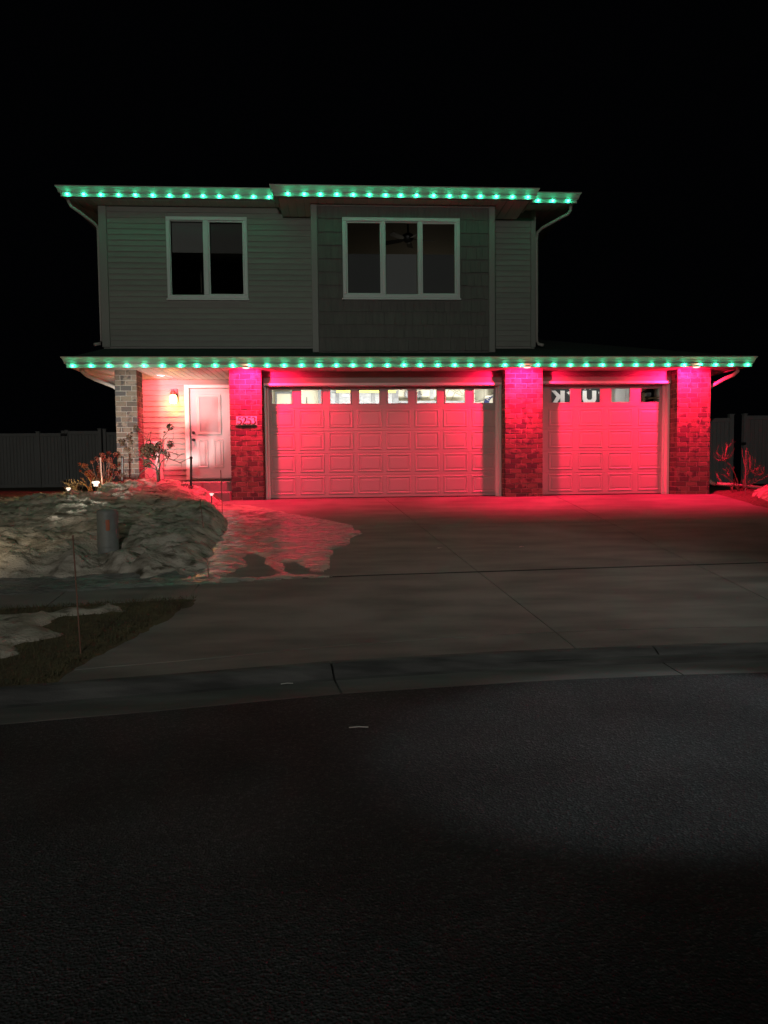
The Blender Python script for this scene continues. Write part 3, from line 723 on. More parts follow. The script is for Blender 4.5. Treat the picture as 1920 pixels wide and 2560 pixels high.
for zz, nm, pr in ((1.43, 'deadbolt', [(0.034, 0.0), (0.034, -0.014), (0.028, -0.02), (0.02, -0.024)]), (1.275, 'door_knob', [(0.034, 0.0), (0.034, -0.008), (0.014, -0.012), (0.014, -0.035), (0.032, -0.045), (0.033, -0.062), (0.02, -0.072)])):
    part(nm, MB().lathe(pr, (-3.135, EW + 0.022, zz), 16, 'y'), M_BLACK, fd, smooth=False)

# ---------------------------------------------------------------- roofline LED strings
M_LED = mat('led_lens', (0.02, 0.05, 0.04), 0.3, emit=GREEN, estr=LED_L)
M_TRACK = mat('led_track', (0.52, 0.50, 0.46), 0.4)
LED_ME = MB().lathe([(0.010, -0.026), (0.020, -0.020), (0.0245, -0.006), (0.0245, 0.006), (0.014, 0.012)], (0, 0, 0), 12).mesh('led_bulb', smooth=True)
LED_ME.materials.append(M_LED)
def led_string(x0, x1, n, y, ztop, label, ends):
    t = thing('light_string', ((x0 + x1) / 2, y, ztop), label, 'string lights', 'roofline light strings')
    part('track', MB().add(*MB_track(ends[0], ends[1], y, ztop)), M_TRACK, t)
    for i in range(n):
        x = x0 + (x1 - x0) * i / (n - 1) + random.uniform(-0.012, 0.012)
        o = piece('led_bulb', LED_ME, (x, y - 0.030, ztop - 0.038 + random.uniform(-0.003, 0.003)), t)
    return t
def MB_track(x0, x1, y, zt):
    b = MB().prism([(y + 0.03, zt), (y - 0.012, zt - 0.001), (y - 0.020, zt - 0.006), (y - 0.016, zt - 0.020), (y + 0.008, zt - 0.024), (y + 0.006, zt - 0.074), (y + 0.03, zt - 0.078)], x0, x1)
    return b.v, b.f
X = lambda px, py, Y: at(px, py, Y).x
yl = LYF - 0.075
led_string(X(184, 910, yl), X(1869, 906, yl), 41, yl, 2.626, 'long lower string of green lights over the garage doors and porch', (-5.07, 8.27))
yu = UYF - 0.075
led_string(X(167.5, 478, yu), X(674, 487, yu), 13, yu, UZ - 0.002, 'upper string of green lights over the window with two panes', (-5.43, -1.19))
led_string(X(1343.5, 500, yu), X(1421, 500, yu), 3, yu, UZ - 0.002, 'short string of three green lights at the upper right corner', (3.97, 5.03))
ym_ = MYF - 0.075
led_string(X(719, 480.5, ym_), X(1320, 488, ym_), 16, ym_, MZ - 0.002, 'upper string of green lights over the bay with three panes', (-1.17, 3.955))

# ---------------------------------------------------------------- red downlights
M_REDLENS = mat('red_lens', (0.2, 0.02, 0.03), 0.3, emit=(1.0, 0.20, 0.16), estr=7.0)
def downlight(x, y, z, label, watt=RED_W):
    t = thing('downlight', (x, y, z), label, 'light', 'red downlights under the eave')
    part('trim_ring', MB().lathe([(0.098, 0.018), (0.098, 0.0), (0.088, -0.008), (0.076, -0.008), (0.074, 0.004)], (x, y, z), 24, cap=False), M_GUTTER, t)
    part('lens', MB().lathe([(0.075, 0.004), (0.073, -0.006), (0.055, -0.018), (0.025, -0.025)], (x, y, z), 24), M_REDLENS, t, smooth=True)
    lamp('red_lamp', 'SPOT', (x, y, z - 0.035), RED, watt, t, (x, y + 0.68, z - 1.0), 160, 0.5, 0.035, (x, y, z))
    return t
downlight(X(614, 917, -0.5), -0.43, 2.553, 'red downlight above the pillar with the house number')
downlight(X(1320, 916, -0.5), -0.43, 2.553, 'red downlight above the pillar between the garage doors')
downlight(X(1746, 912, -0.5), -0.43, 2.553, 'red downlight above the far right pillar')
# porch ceiling light
px_, py_ = -3.62, 0.72
t = thing('ceiling_light', (px_, py_, 2.574), 'round recessed red light in the white porch ceiling', 'light')
part('trim_ring', MB().lathe([(0.10, 0.0), (0.10, -0.008), (0.085, -0.016), (0.07, -0.012), (0.068, 0.0)], (px_, py_, 2.574), 24, cap=False), M_WHITE, t)
part('lens', MB().lathe([(0.069, -0.001), (0.06, -0.008), (0.03, -0.012)], (px_, py_, 2.574), 24), mat('porch_lens', (0.5, 0.1, 0.1), 0.4, emit=(1.0, 0.10, 0.09), estr=2.0), t)
lamp('porch_lamp', 'SPOT', (px_, py_, 2.545), (1.0, 0.10, 0.13), PORCH_W, t, (px_ + 0.1, py_ + 0.75, 1.45), 156, 0.4, 0.06, (px_, py_, 2.574))

# wall lantern
lx, lz = -3.515, 2.20
t = thing('wall_lantern', (lx, EW, lz), 'glowing yellow wall lantern beside the white front door', 'lantern')
yb_ = EW - 0.026
part('backplate', MB().bbox(lx - 0.075, lx + 0.075, yb_ - 0.012, yb_ + 0.02, lz - 0.10, lz + 0.17, 0.004), M_BLACK, t)
part('arm', MB().tube([(lx, yb_ - 0.01, lz + 0.10), (lx, yb_ - 0.07, lz + 0.13), (lx, yb_ - 0.12, lz + 0.10)], 0.010, 8), M_BLACK, t, smooth=True)
part('cap', MB().lathe([(0.058, 0.0), (0.058, 0.055), (0.045, 0.072), (0.012, 0.082)], (lx, yb_ - 0.12, lz + 0.03), 20), mat('lantern_cap_redlit', (0.35, 0.10, 0.06), 0.45, metal=0.4), t)  # cap metal coloured red, standing in for the red light on it
part('glass_jar', MB().lathe([(0.055, 0.028), (0.070, 0.0), (0.080, -0.06), (0.078, -0.12), (0.056, -0.15), (0.02, -0.155)], (lx, yb_ - 0.12, lz), 20), mat('lantern_glow', (0.8, 0.7, 0.4), 0.3, emit=(1.0, 0.70, 0.22), estr=13.0), t, smooth=True)
lamp('lantern_lamp', 'POINT', (lx, yb_ - 0.12, lz - 0.19), (1.0, 0.42, 0.06), LANTERN_W, t, radius=0.05, pbase=(lx, EW, lz))

# house number plaque
c7 = lambda x, y: (560 + x / 5.5286, 860 + y / 5.53)
a = at(*c7(168, 1125), -0.03); b = at(*c7(452, 1000), -0.03)
NX0, NX1, NZ0, NZ1 = a.x, b.x, a.z + 0.004, b.z
t = thing('house_number', ((NX0 + NX1) / 2, -0.004, (NZ0 + NZ1) / 2), 'pale plaque reading 5253 on the brick pillar', 'number plaque')
part('plaque', MB().bbox(NX0, NX1, -0.026, -0.003, NZ0, NZ1, 0.004), mat('plaque_stone', (0.85, 0.82, 0.76), 0.7, bump=0.2, bscale=80), t)
def stroke(mb, pts, wd, y0, y1):
    """flat stroke with its own width at every point"""
    L_, R_ = [], []
    for i, p in enumerate(pts):
        d = Vector(pts[min(i + 1, len(pts) - 1)]) - Vector(pts[max(i - 1, 0)]); d.normalize()
        n = Vector((-d.y, d.x)); w_ = wd[i] / 2
        L_.append((p[0] + n.x * w_, p[1] + n.y * w_)); R_.append((p[0] - n.x * w_, p[1] - n.y * w_))
    k = len(pts); vs = []
    for y in (y0, y1):
        vs += [(x, y, z) for x, z in L_] + [(x, y, z) for x, z in R_]
    fs = []
    for i in range(k - 1):
        fs += [(i, i + 1, k + i + 1, k + i), (2 * k + i, 3 * k + i, 3 * k + i + 1, 2 * k + i + 1), (i, 2 * k + i, 2 * k + i + 1, i + 1), (k + i, k + i + 1, 3 * k + i + 1, 3 * k + i)]
    fs += [(0, k, 3 * k, 2 * k), (k - 1, 3 * k - 1, 4 * k - 1, 2 * k - 1)]
    mb.add(vs, fs)
def arc(cx, cy, rx, ry, a0, a1, n=9): return [(cx + rx * math.cos(R(a0 + (a1 - a0) * i / n)), cy + ry * math.sin(R(a0 + (a1 - a0) * i / n))) for i in range(n + 1)]
def digit(ch):                                              # drawn in a box 0.6 wide, 1 high
    if ch == '5': return [([(0.52, 0.95), (0.20, 0.95)], (0.10, 0.10)), ([(0.20, 0.96), (0.13, 0.55)], (0.05, 0.05)),
                          (arc(0.24, 0.32, 0.29, 0.29, 128, -140, 12), [0.04, 0.06, 0.08, 0.10, 0.13, 0.14, 0.14, 0.14, 0.13, 0.11, 0.08, 0.06, 0.09]), (arc(0.09, 0.13, 0.03, 0.04, 0, 300, 6), [0.07] * 7)]
    if ch == '2': return [([(0.07, 0.76)] + arc(0.27, 0.73, 0.22, 0.22, 165, -25, 9) + [(0.40, 0.50), (0.25, 0.28), (0.06, 0.07)], [0.08, 0.06, 0.06, 0.06, 0.07, 0.09, 0.12, 0.14, 0.15, 0.15, 0.14, 0.13, 0.09, 0.06]),
                          ([(0.05, 0.055), (0.46, 0.055), (0.55, 0.17)], (0.11, 0.11, 0.04))]
    return [(arc(0.25, 0.75, 0.20, 0.20, 160, -60, 10), [0.05, 0.05, 0.06, 0.07, 0.09, 0.11, 0.13, 0.13, 0.12, 0.08, 0.05]),
            (arc(0.24, 0.31, 0.27, 0.28, 75, -145, 12), [0.04, 0.06, 0.09, 0.12, 0.14, 0.15, 0.15, 0.14, 0.13, 0.10, 0.07, 0.06, 0.08]), (arc(0.07, 0.14, 0.03, 0.04, 0, 300, 6), [0.07] * 7)]
ww = (NX1 - NX0); dh = (NZ1 - NZ0) * 0.86
for i, ch in enumerate('5253'):
    mb = MB(); ox = NX0 + ww * (0.055 + 0.2275 * i); oz = NZ0 + (NZ1 - NZ0) * 0.07; sx = ww * 0.235 / 0.62
    for pts, wd in digit(ch):
        stroke(mb, [(ox + p[0] * sx, oz + p[1] * dh) for p in pts], [v * sx * 1.45 for v in wd], -0.031, -0.0255)
    part('digit', mb, M_BLACK, t)

# porch: tall pale box behind the tree
a = at(*(130 + 640 / 2.9105, 860 + 1000 / 2.9105), 1.2); b = at(*(130 + 783 / 2.9105, 860 + 712 / 2.9105), 1.2)
t = thing('storage_box', ((a.x + b.x) / 2, 1.2, 0.372), 'tall pale box standing on the porch behind the little tree', 'box')
part('body', MB().bbox(a.x - 0.12, b.x, 1.10, 1.46, 0.373, b.z - 0.05, 0.012), M_WHITE, t)
part('lid', MB().bbox(a.x - 0.14, b.x + 0.015, 1.085, 1.47, b.z - 0.049, b.z, 0.012), M_WHITE, t)
c9 = lambda x, y: (300 + x / 9.217, 1060 + y / 9.217)
part('cord', MB().tube([at(*c9(*p), 1.09) for p in ((565, 1080), (575, 1140), (640, 1170), (660, 1225), (710, 1245), (760, 1200), (760, 1170), (800, 1150))], 0.004, 5), M_BLACK, t)

# ---------------------------------------------------------------- garage contents (seen through the door windows)
def pxpoly(mb, pts, conv, Y, th):
    w_ = [at(*conv(*p), Y) for p in pts]; n = len(w_)
    mb.add([(p.x, Y, p.z) for p in w_] + [(p.x, Y + th, p.z) for p in w_],
           [tuple(range(n)), tuple(range(n, 2 * n))[::-1]] + [(i, n + i, n + (i + 1) % n, (i + 1) % n) for i in range(n)]); return mb
def rc(x0, y0, x1, y1): return [(x0, y1), (x1, y1), (x1, y0), (x0, y0)]
cA = lambda x, y: (660 + x / 5.53, 940 + y / 5.53)
cB = lambda x, y: (950 + x / 5.53, 940 + y / 5.53)
cC = lambda x, y: (1350 + x / 5.184, 940 + y / 5.184)
YB = 6.9
M_YEL = mat('yellow_wood', (0.72, 0.66, 0.16), 0.6, col2=(0.6, 0.52, 0.12), nscale=6, stretch=(0.4, 1, 6))
M_DGREY = mat('dark_grey_paint', (0.10, 0.105, 0.12), 0.5, col2=(0.16, 0.165, 0.18), nscale=10)
def base_of(conv, x, y, Y): p = at(*conv(x, y), Y); return (p.x, Y, p.z)
t = thing('inner_door', base_of(cA, 280, 390, YB), 'cream inner door in a grey frame on the garage back wall', 'door')
part('door_panel', pxpoly(MB(), rc(178, 243, 380, 520), cA, YB + 0.04, 0.03), M_CREAM, t)
mb = MB(); pxpoly(mb, rc(150, 215, 398, 243), cA, YB, 0.09); pxpoly(mb, rc(152, 243, 178, 520), cA, YB, 0.09); pxpoly(mb, rc(380, 243, 396, 520), cA, YB, 0.09)
part('frame', mb, M_GREYCAB, t)
t = thing('storage_cabinet', base_of(cA, 1250, 520, YB - 0.6), 'grey storage cabinet under a yellow plank in the garage', 'cabinet')
part('carcass', pxpoly(MB(), rc(915, 200, 1860, 700), cA, YB - 0.6, 0.5), M_GREYCAB, t)
for x0, x1, m_ in ((915, 985, M_GREYCAB), (988, 1034, M_DGREY), (1037, 1300, M_GREYCAB), (1303, 1478, M_GREYCAB), (1481, 1532, M_DGREY), (1535, 1770, M_GREYCAB), (1773, 1858, M_DGREY)):
    part('cabinet_door', pxpoly(MB(), rc(x0, 232, x1, 690), cA, YB - 0.63, 0.025), m_, t)
part('paper_label', pxpoly(MB(), rc(1090, 255, 1167, 280), cA, YB - 0.634, 0.003), M_WHITE, t)
t = thing('plank', base_of(cA, 1400, 226, YB - 0.66), 'long yellow plank lying on top of the grey cabinet', 'plank')
part('board', pxpoly(MB(), rc(1003, 198, 1820, 229), cA, YB - 0.70, 0.06), M_YEL, t)
t = thing('wall_column', base_of(cA, 775, 400, YB - 0.2), 'narrow grey pipe chase seen through the second garage window', 'column')
part('body', pxpoly(MB(), [(760, 520), (812, 520), (805, 120), (745, 200)], cA, YB - 0.2, 0.3), M_GREYCAB, t)
part('seam', pxpoly(MB(), rc(585, 290, 597, 520), cA, YB + 0.1, 0.02), M_DGREY, t)
t = thing('wall_clock', base_of(cB, 400, 300, YB), 'round grey clock on the cream garage wall', 'clock')
p = at(*cB(402, 250), YB)
part('face', MB().lathe([(0.13, 0.0), (0.13, -0.03), (0.12, -0.04), (0.115, -0.032)], (p.x, YB + 0.1, p.z), 28, 'y'), mat('clock_grey', (0.33, 0.33, 0.36), 0.5), t)
part('hand', MB().box(p.x - 0.004, p.x + 0.004, YB + 0.05, YB + 0.055, p.z, p.z + 0.09).box(p.x, p.x + 0.06, YB + 0.05, YB + 0.055, p.z - 0.004, p.z + 0.004), M_BLACK, t)
t = thing('hanging_brush', base_of(cB, 548, 325, YB), 'grey bristle brush hanging beside the clock in the garage', 'brush')
mb = MB(); rr = random.Random(3); p = at(*cB(548, 262), YB)
for i in range(60):
    aa = rr.uniform(0, 6.28); l = rr.uniform(0.08, 0.17)
    mb.tube([(p.x, YB + 0.05, p.z + rr.uniform(-0.1, 0.1)), (p.x + 0.085 * math.cos(aa), YB + 0.05 + rr.uniform(-0.04, 0.03), p.z + l * math.sin(aa))], 0.006, 4)
part('bristles', mb, M_GREYCAB, t)
t = thing('shelf', base_of(cB, 600, 365, YB - 0.4), 'long grey shelf along the garage back wall', 'shelf')
part('board', pxpoly(MB(), rc(120, 342, 1182, 372), cB, YB - 0.4, 0.5), M_GREYCAB, t)
for x in (140, 700, 1150): part('bracket', pxpoly(MB(), rc(x, 372, x + 14, 430), cB, YB - 0.1, 0.2), M_DGREY, t)
t = thing('door_track', base_of(cB, 717, 320, YB - 0.5), 'dark upright track seen through the sixth garage window', 'track')
part('rail', pxpoly(MB(), rc(692, 60, 745, 318), cB, YB - 0.5, 0.08), M_GREYCAB, t)
cords = [((900, 300), (925, 240), (955, 185), (985, 195), (1050, 235), (1110, 265), (1168, 275)), ((990, 335), (1010, 280), (1035, 235)), ((1000, 180), (1030, 195), (1050, 215), (1070, 218), (1085, 200)),
         ((1090, 185), (1120, 230), (1150, 255)), ((1160, 185), (1178, 220), (1180, 260)), ((1290, 250), (1330, 235), (1385, 205), (1405, 180)), ((1375, 228), (1390, 200), (1405, 175)), ((1345, 180), (1350, 235), (1382, 288)), ((1290, 312), (1350, 305), (1420, 285), (1490, 262)), ((1410, 190), (1440, 172), (1470, 185))]
t = thing('cable_bundle', base_of(cB, 1100, 220, YB), 'thin black cables hanging across the cream garage wall', 'cables')
for c_ in cords: part('cable', MB().tube([at(*cB(*q_), YB + 0.08 - 0.01 * i) for i, q_ in enumerate(c_)], 0.012 if len(c_) == 3 and c_[0][0] == 1375 else 0.006, 5), M_BLACK, t)
# round club sign: navy ring with white letters, only its left part shows
p = at(*cB(1600, 378), YB - 0.02)
t = thing('round_sign', (p.x, YB, p.z - 0.35), 'round navy and white sign lettered MIN on the garage wall', 'sign')
sc_ = (at(*cB(1700, 392), YB).x - p.x) / 98.0
part('disc', MB().lathe([(150 * sc_, 0.03), (150 * sc_, 0.0)], (p.x, YB, p.z), 40, 'y'), mat('sign_navy', (0.025, 0.04, 0.17), 0.5), t)
part('centre', MB().lathe([(88 * sc_, 0.0), (88 * sc_, -0.006)], (p.x, YB, p.z), 36, 'y'), M_CREAM, t)
def flat_letter(parent, strokes, ox, oz, h, rot, Y, m_, wd=0.17):
    mb = MB(); ca, sa = math.cos(rot), math.sin(rot)
    for s_ in strokes:
        pts = [(ox + (x - 0.35) * h * ca - (z_ - 0.5) * h * sa, oz + (x - 0.35) * h * sa + (z_ - 0.5) * h * ca) for x, z_ in s_]
        stroke(mb, pts, [wd * h] * len(pts), Y - 0.006, Y)
    part('letter', mb, m_, parent)
LET = {'M': [[(0, 0), (0, 1)], [(0, 1), (0.35, 0.35), (0.7, 1)], [(0.7, 1), (0.7, 0)]], 'I': [[(0.35, 0), (0.35, 1)]], 'N': [[(0.05, 0), (0.05, 1)], [(0.05, 1), (0.65, 0)], [(0.65, 0), (0.65, 1)]]}
for ch, ang in (('M', 150), ('I', 129), ('N', 112)):
    flat_letter(t, LET[ch], p.x + 119 * sc_ * math.cos(R(ang)), p.z + 119 * sc_ * math.sin(R(ang)), 38 * sc_, R(ang - 90), YB, M_WHITE)
# black flag with mirrored white letters
YF = 1.5
t = thing('flag', base_of(cC, 470, 150, YF), 'black flag with mirrored white letters and stars in the garage', 'flag')
M_FLAG = mat('flag_black', (0.018, 0.018, 0.02), 0.8)
M_LETTER = mat('flag_white', (0.66, 0.62, 0.60), 0.8)
part('cloth', pxpoly(MB(), rc(100, 60, 800, 420), cC, YF, 0.01), M_FLAG, t)
part('letter', pxpoly(MB(), [(265, 345), (320, 345), (320, 190), (265, 190), (265, 250), (200, 190), (148, 190), (215, 265), (165, 345), (222, 345), (265, 285)], cC, YF - 0.006, 0.005), M_LETTER, t)
part('letter', pxpoly(MB(), [(345, 215), (372, 238), (398, 238), (420, 200), (420, 180), (390, 190)], cC, YF - 0.006, 0.005), M_LETTER, t)
part('letter', pxpoly(MB(), [(552, 190), (552, 300), (565, 335), (600, 352), (680, 352), (715, 335), (730, 300), (730, 190), (676, 190), (676, 290), (660, 308), (625, 308), (606, 290), (606, 190)], cC, YF - 0.006, 0.005), M_LETTER, t)
part('letter', pxpoly(MB(), rc(760, 204, 790, 230), cC, YF - 0.006, 0.005), M_LETTER, t)
part('letter', pxpoly(MB(), rc(770, 277, 790, 305), cC, YF - 0.006, 0.005), M_LETTER, t)
for sx_ in (385, 582, 650): part('star', pxpoly(MB(), [(sx_ + (20 if k % 2 == 0 else 8) * math.sin(R(36 * k)), 162 - (20 if k % 2 == 0 else 8) * math.cos(R(36 * k))) for k in range(10)][::-1], cC, YF - 0.006, 0.005), M_LETTER, t)
t = thing('fridge', base_of(cC, 1075, 480, 1.7), 'white upright fridge seen through the third single door window', 'fridge')
part('cabinet', pxpoly(MB(), rc(975, 60, 1260, 700), cC, 1.75, 0.6), M_WHITE, t)
part('fridge_door', pxpoly(MB(), rc(978, 64, 1102, 690), cC, 1.7, 0.045), M_WHITE, t); part('fridge_door', pxpoly(MB(), rc(1108, 64, 1256, 690), cC, 1.7, 0.045), M_WHITE, t)
t = thing('shelving_rack', base_of(cC, 1420, 480, 1.85), 'dark rack of clutter seen through the rightmost garage window', 'rack')
M_WOOD = mat('rough_wood', (0.36, 0.24, 0.13), 0.7, col2=(0.22, 0.14, 0.07), nscale=5, stretch=(0.4, 1, 5))
part('back_panel', pxpoly(MB(), rc(1262, 60, 1640, 600), cC, 2.2, 0.03), M_FLAG, t)
part('shelf', pxpoly(MB(), [(1400, 296), (1600, 278), (1600, 262), (1400, 280)], cC, 1.85, 0.3), M_WOOD, t)
part('upright', pxpoly(MB(), [(1345, 420), (1375, 420), (1352, 210), (1332, 220)], cC, 1.75, 0.05), M_WOOD, t)
part('board', pxpoly(MB(), [(1300, 215), (1420, 150), (1420, 60), (1262, 60), (1262, 200)], cC, 1.8, 0.04), mat('red_board', (0.30, 0.16, 0.15), 0.6), t)
part('tin', pxpoly(MB(), rc(1385, 215, 1440, 262), cC, 1.87, 0.2), M_GREYCAB, t)
t = thing('shop_light', (1.2, 5.2, 2.12), 'long shop light hung low and turned to the garage back wall', 'light')
part('housing', MB().prism([(5.08, 2.05), (5.25, 2.05), (5.25, 2.10), (5.16, 2.19), (5.08, 2.19)], -1.6, 4.6), M_WHITE, t)
part('hanger', MB().box(-1.0, -0.99, 5.10, 5.11, 2.19, 2.965).box(4.0, 4.01, 5.10, 5.11, 2.19, 2.965), M_BLACK, t)
l = lamp('shop_lamp', 'AREA', (1.5, 5.26, 2.20), (1.0, 0.97, 0.88), GARAGE_W, t, (1.5, 7.0, 2.75), pbase=(1.2, 5.2, 2.12))
l.data.shape = 'RECTANGLE'; l.data.size = 6.0; l.data.size_y = 0.12
t = thing('shop_light', (5.6, 1.0, 2.52), 'small shop light above the black flag in the single garage', 'light')
part('housing', MB().bbox(4.8, 6.4, 0.92, 1.08, 2.505, 2.558, 0.01), M_WHITE, t)
l = lamp('shop_lamp', 'AREA', (5.6, 1.0, 2.50), (1.0, 0.97, 0.92), GARAGE2_W, t, (5.6, 1.6, 1.6), pbase=(5.6, 1.0, 2.52))
l.data.shape = 'RECTANGLE'; l.data.size = 1.5; l.data.size_y = 0.12

# ceiling fan in the bay room
fx = at(1020, 592, 1.12)
t = thing('ceiling_fan', (fx.x, 1.12, 5.79), 'dark ceiling fan behind the upper window with three panes', 'ceiling fan')
part('rod', MB().tube([(fx.x, 1.12, 5.79), (fx.x, 1.12, fx.z)], 0.02, 8), M_BLACK, t)
part('motor', MB().lathe([(0.04, 0.11), (0.11, 0.07), (0.12, 0.0), (0.09, -0.06), (0.05, -0.10)], (fx.x, 1.12, fx.z - 0.03), 18), M_BLACK, t, smooth=True)
for k in range(5):
    an = R(8 + 72 * k); ca, sa = math.cos(an), math.sin(an); mb = MB(); zz = fx.z - 0.06
    pp = [(0.11, -0.03), (0.22, -0.065), (0.55, -0.075), (0.55, 0.06), (0.22, 0.055), (0.11, 0.03)]
    vs = [(fx.x + u * ca - v * sa, 1.12 + u * sa + v * ca, zz + 0.25 * v + s_) for s_ in (0, 0.008) for u, v in pp]
    mb.add(vs, [(5, 4, 3, 2, 1, 0), (6, 7, 8, 9, 10, 11)] + [(i, (i + 1) % 6, 6 + (i + 1) % 6, 6 + i) for i in range(6)])
    part('blade', mb, M_BLACK, t)
lamp('fan_fill_lamp', 'POINT', (2.4, 4.2, 4.0), (1.0, 0.93, 0.75), 5.0, house, radius=0.3, pbase=(0, 1.0, 0)).name = 'fan_fill'  # unseen lamp added so the fan shows in the dim room

# ---------------------------------------------------------------- snow bank
M_SNOW = mat('crusted_snow', (0.56, 0.50, 0.41), 0.62, col2=(0.30, 0.265, 0.205), nscale=5.5, nmix=(0.42, 0.64), detail=9, stretch=(0.55, 1.5, 1.5), col3=(0.095, 0.083, 0.055), n3scale=6.5, n3mix=(0.53, 0.70), bump=0.9, bscale=48, bdist=0.026, bstretch=(0.7, 1.3, 1.3), spec=0.3, s3=(0.5, 1.5, 1.5))
def interp(tab, v):
    if v <= tab[0][0]: return tab[0][1]
    for (a, b), (c, d) in zip(tab, tab[1:]):
        if v <= c: return b + (d - b) * (v - a) / (c - a)
    return tab[-1][1]
XE = [(-6.3, -1.62), (-5.7, -1.60), (-4.9, -1.62), (-3.8, -1.66), (-2.6, -1.82), (-1.0, -2.14), (-0.2, -2.25)]
PED = (-3.0, -4.85)
def snow_h(x, y):
    base = lane(y)
    th = 0.215 + 0.175 * sm(-5.5, -1.2, y)
    leftlow = 0.20 * sm(-4.2, -6.2, x) * sm(-4.5, -1.5, y)
    th -= leftlow
    th += 0.05 * sm(-2.6, -0.9, y) * math.exp(-((x + 3.55) / 0.7) ** 2)
    th *= 1 - 0.52 * sm(-3.05, -2.15, x) * sm(-3.2, -1.4, y)
    front = -5.93 + 0.16 * nz(x * 1.3, 3.1) + 0.12 * nz(x * 3.4, 7.7) + 0.06 * nz(x * 9, 1.7) + 0.03 * nz(x * 21, y * 9) + 0.10 * (x + 2.5) * 0.4
    ft = sm(front - 0.06, front + 0.16, y)
    xe = interp(XE, y) + 0.12 * nz(y * 2.1, 9.3) + 0.08 * nz(y * 6.0, 2.3) + 0.04 * nz(y * 15, 4.4)
    rt = sm(xe + 0.02, xe - 0.42, x) ** 0.8
    if x < -4.35: bk = 1 - sm(-1.35, -0.55, y + 0.15 * nz(x, 5.0))
    else: bk = 1 - 0.55 * sm(-0.5, 0.12, y)
    k = ft * rt * bk
    th -= 0.14 * (1 - sm(-6.0, -4.6, y)) * abs(nz(x * 1.9, y * 2.3, 8.0)) * 2
    wx = x + 0.25 * nz(x * 1.1, y * 1.7, 11.0); wy = y + 0.18 * nz(x * 1.2, y * 1.5, 17.0)
    vd = noise.voronoi(Vector((wx * 3.0, wy * 5.5, 0.3)))[0]; vf = noise.voronoi(Vector((wx * 8.0, wy * 12.0, 4.3)))[0]
    sa = lambda v: math.sqrt(v * v + 0.001)
    w_ = fbm(wx * 0.8, wy * 1.5, 4) * 0.08 - sa(fbm(wx * 1.2 + 5, wy * 2.8, 3)) * 0.12 + 0.07 - sa(fbm(wx * 2.8, wy * 6.5, 3, 4.0)) * 0.075 - sa(fbm(wx * 6.0, wy * 13.0, 3, 7.0)) * 0.045
    w_ += 0.035 * (0.45 - min(vd[0], 0.9)) + 0.030 * (0.4 - min(vf[0], 0.9)) + 0.012 * nz(x * 19, y * 27) + 0.009 * nz(x * 37, y * 45)
    lip = 0.045 * math.exp(-((y - front - 0.32) / 0.18) ** 2)
    d2 = math.hypot((x - PED[0]) / 1.15, (y - PED[1] + 0.16) / 1.25)
    hole = 0.34 * math.exp(-(d2 / 0.30) ** 2)
    z_ = base + k * (th + w_ + lip - hole) + 0.035 * (1 - k) * sm(0.05, 0.3, k) * (fbm(x * 7, y * 7, 3, 2.0) + abs(nz(x * 16, y * 16)))
    if k < 0.06: z_ = base - 0.06 + k
    return z_
sx, sy = [], []
v = -12.0
while v < -1.45: sx.append(v); v += 0.12 if v < -6.2 else 0.030
v = -6.45
while v < 0.13: sy.append(v); v += 0.026 if v < -2.5 else 0.038
mb = MB(); W = len(sx)
mb.add([(x + 0.012 * nz(x * 9, y * 9, 2), y + 0.012 * nz(x * 9, y * 9, 8), snow_h(x, y)) for y in sy for x in sx],
       [(j * W + i, j * W + i + 1, (j + 1) * W + i + 1, (j + 1) * W + i) for j in range(len(sy) - 1) for i in range(W - 1)])
solo('snow_bank', mb, M_SNOW, kind='structure', smooth=True)

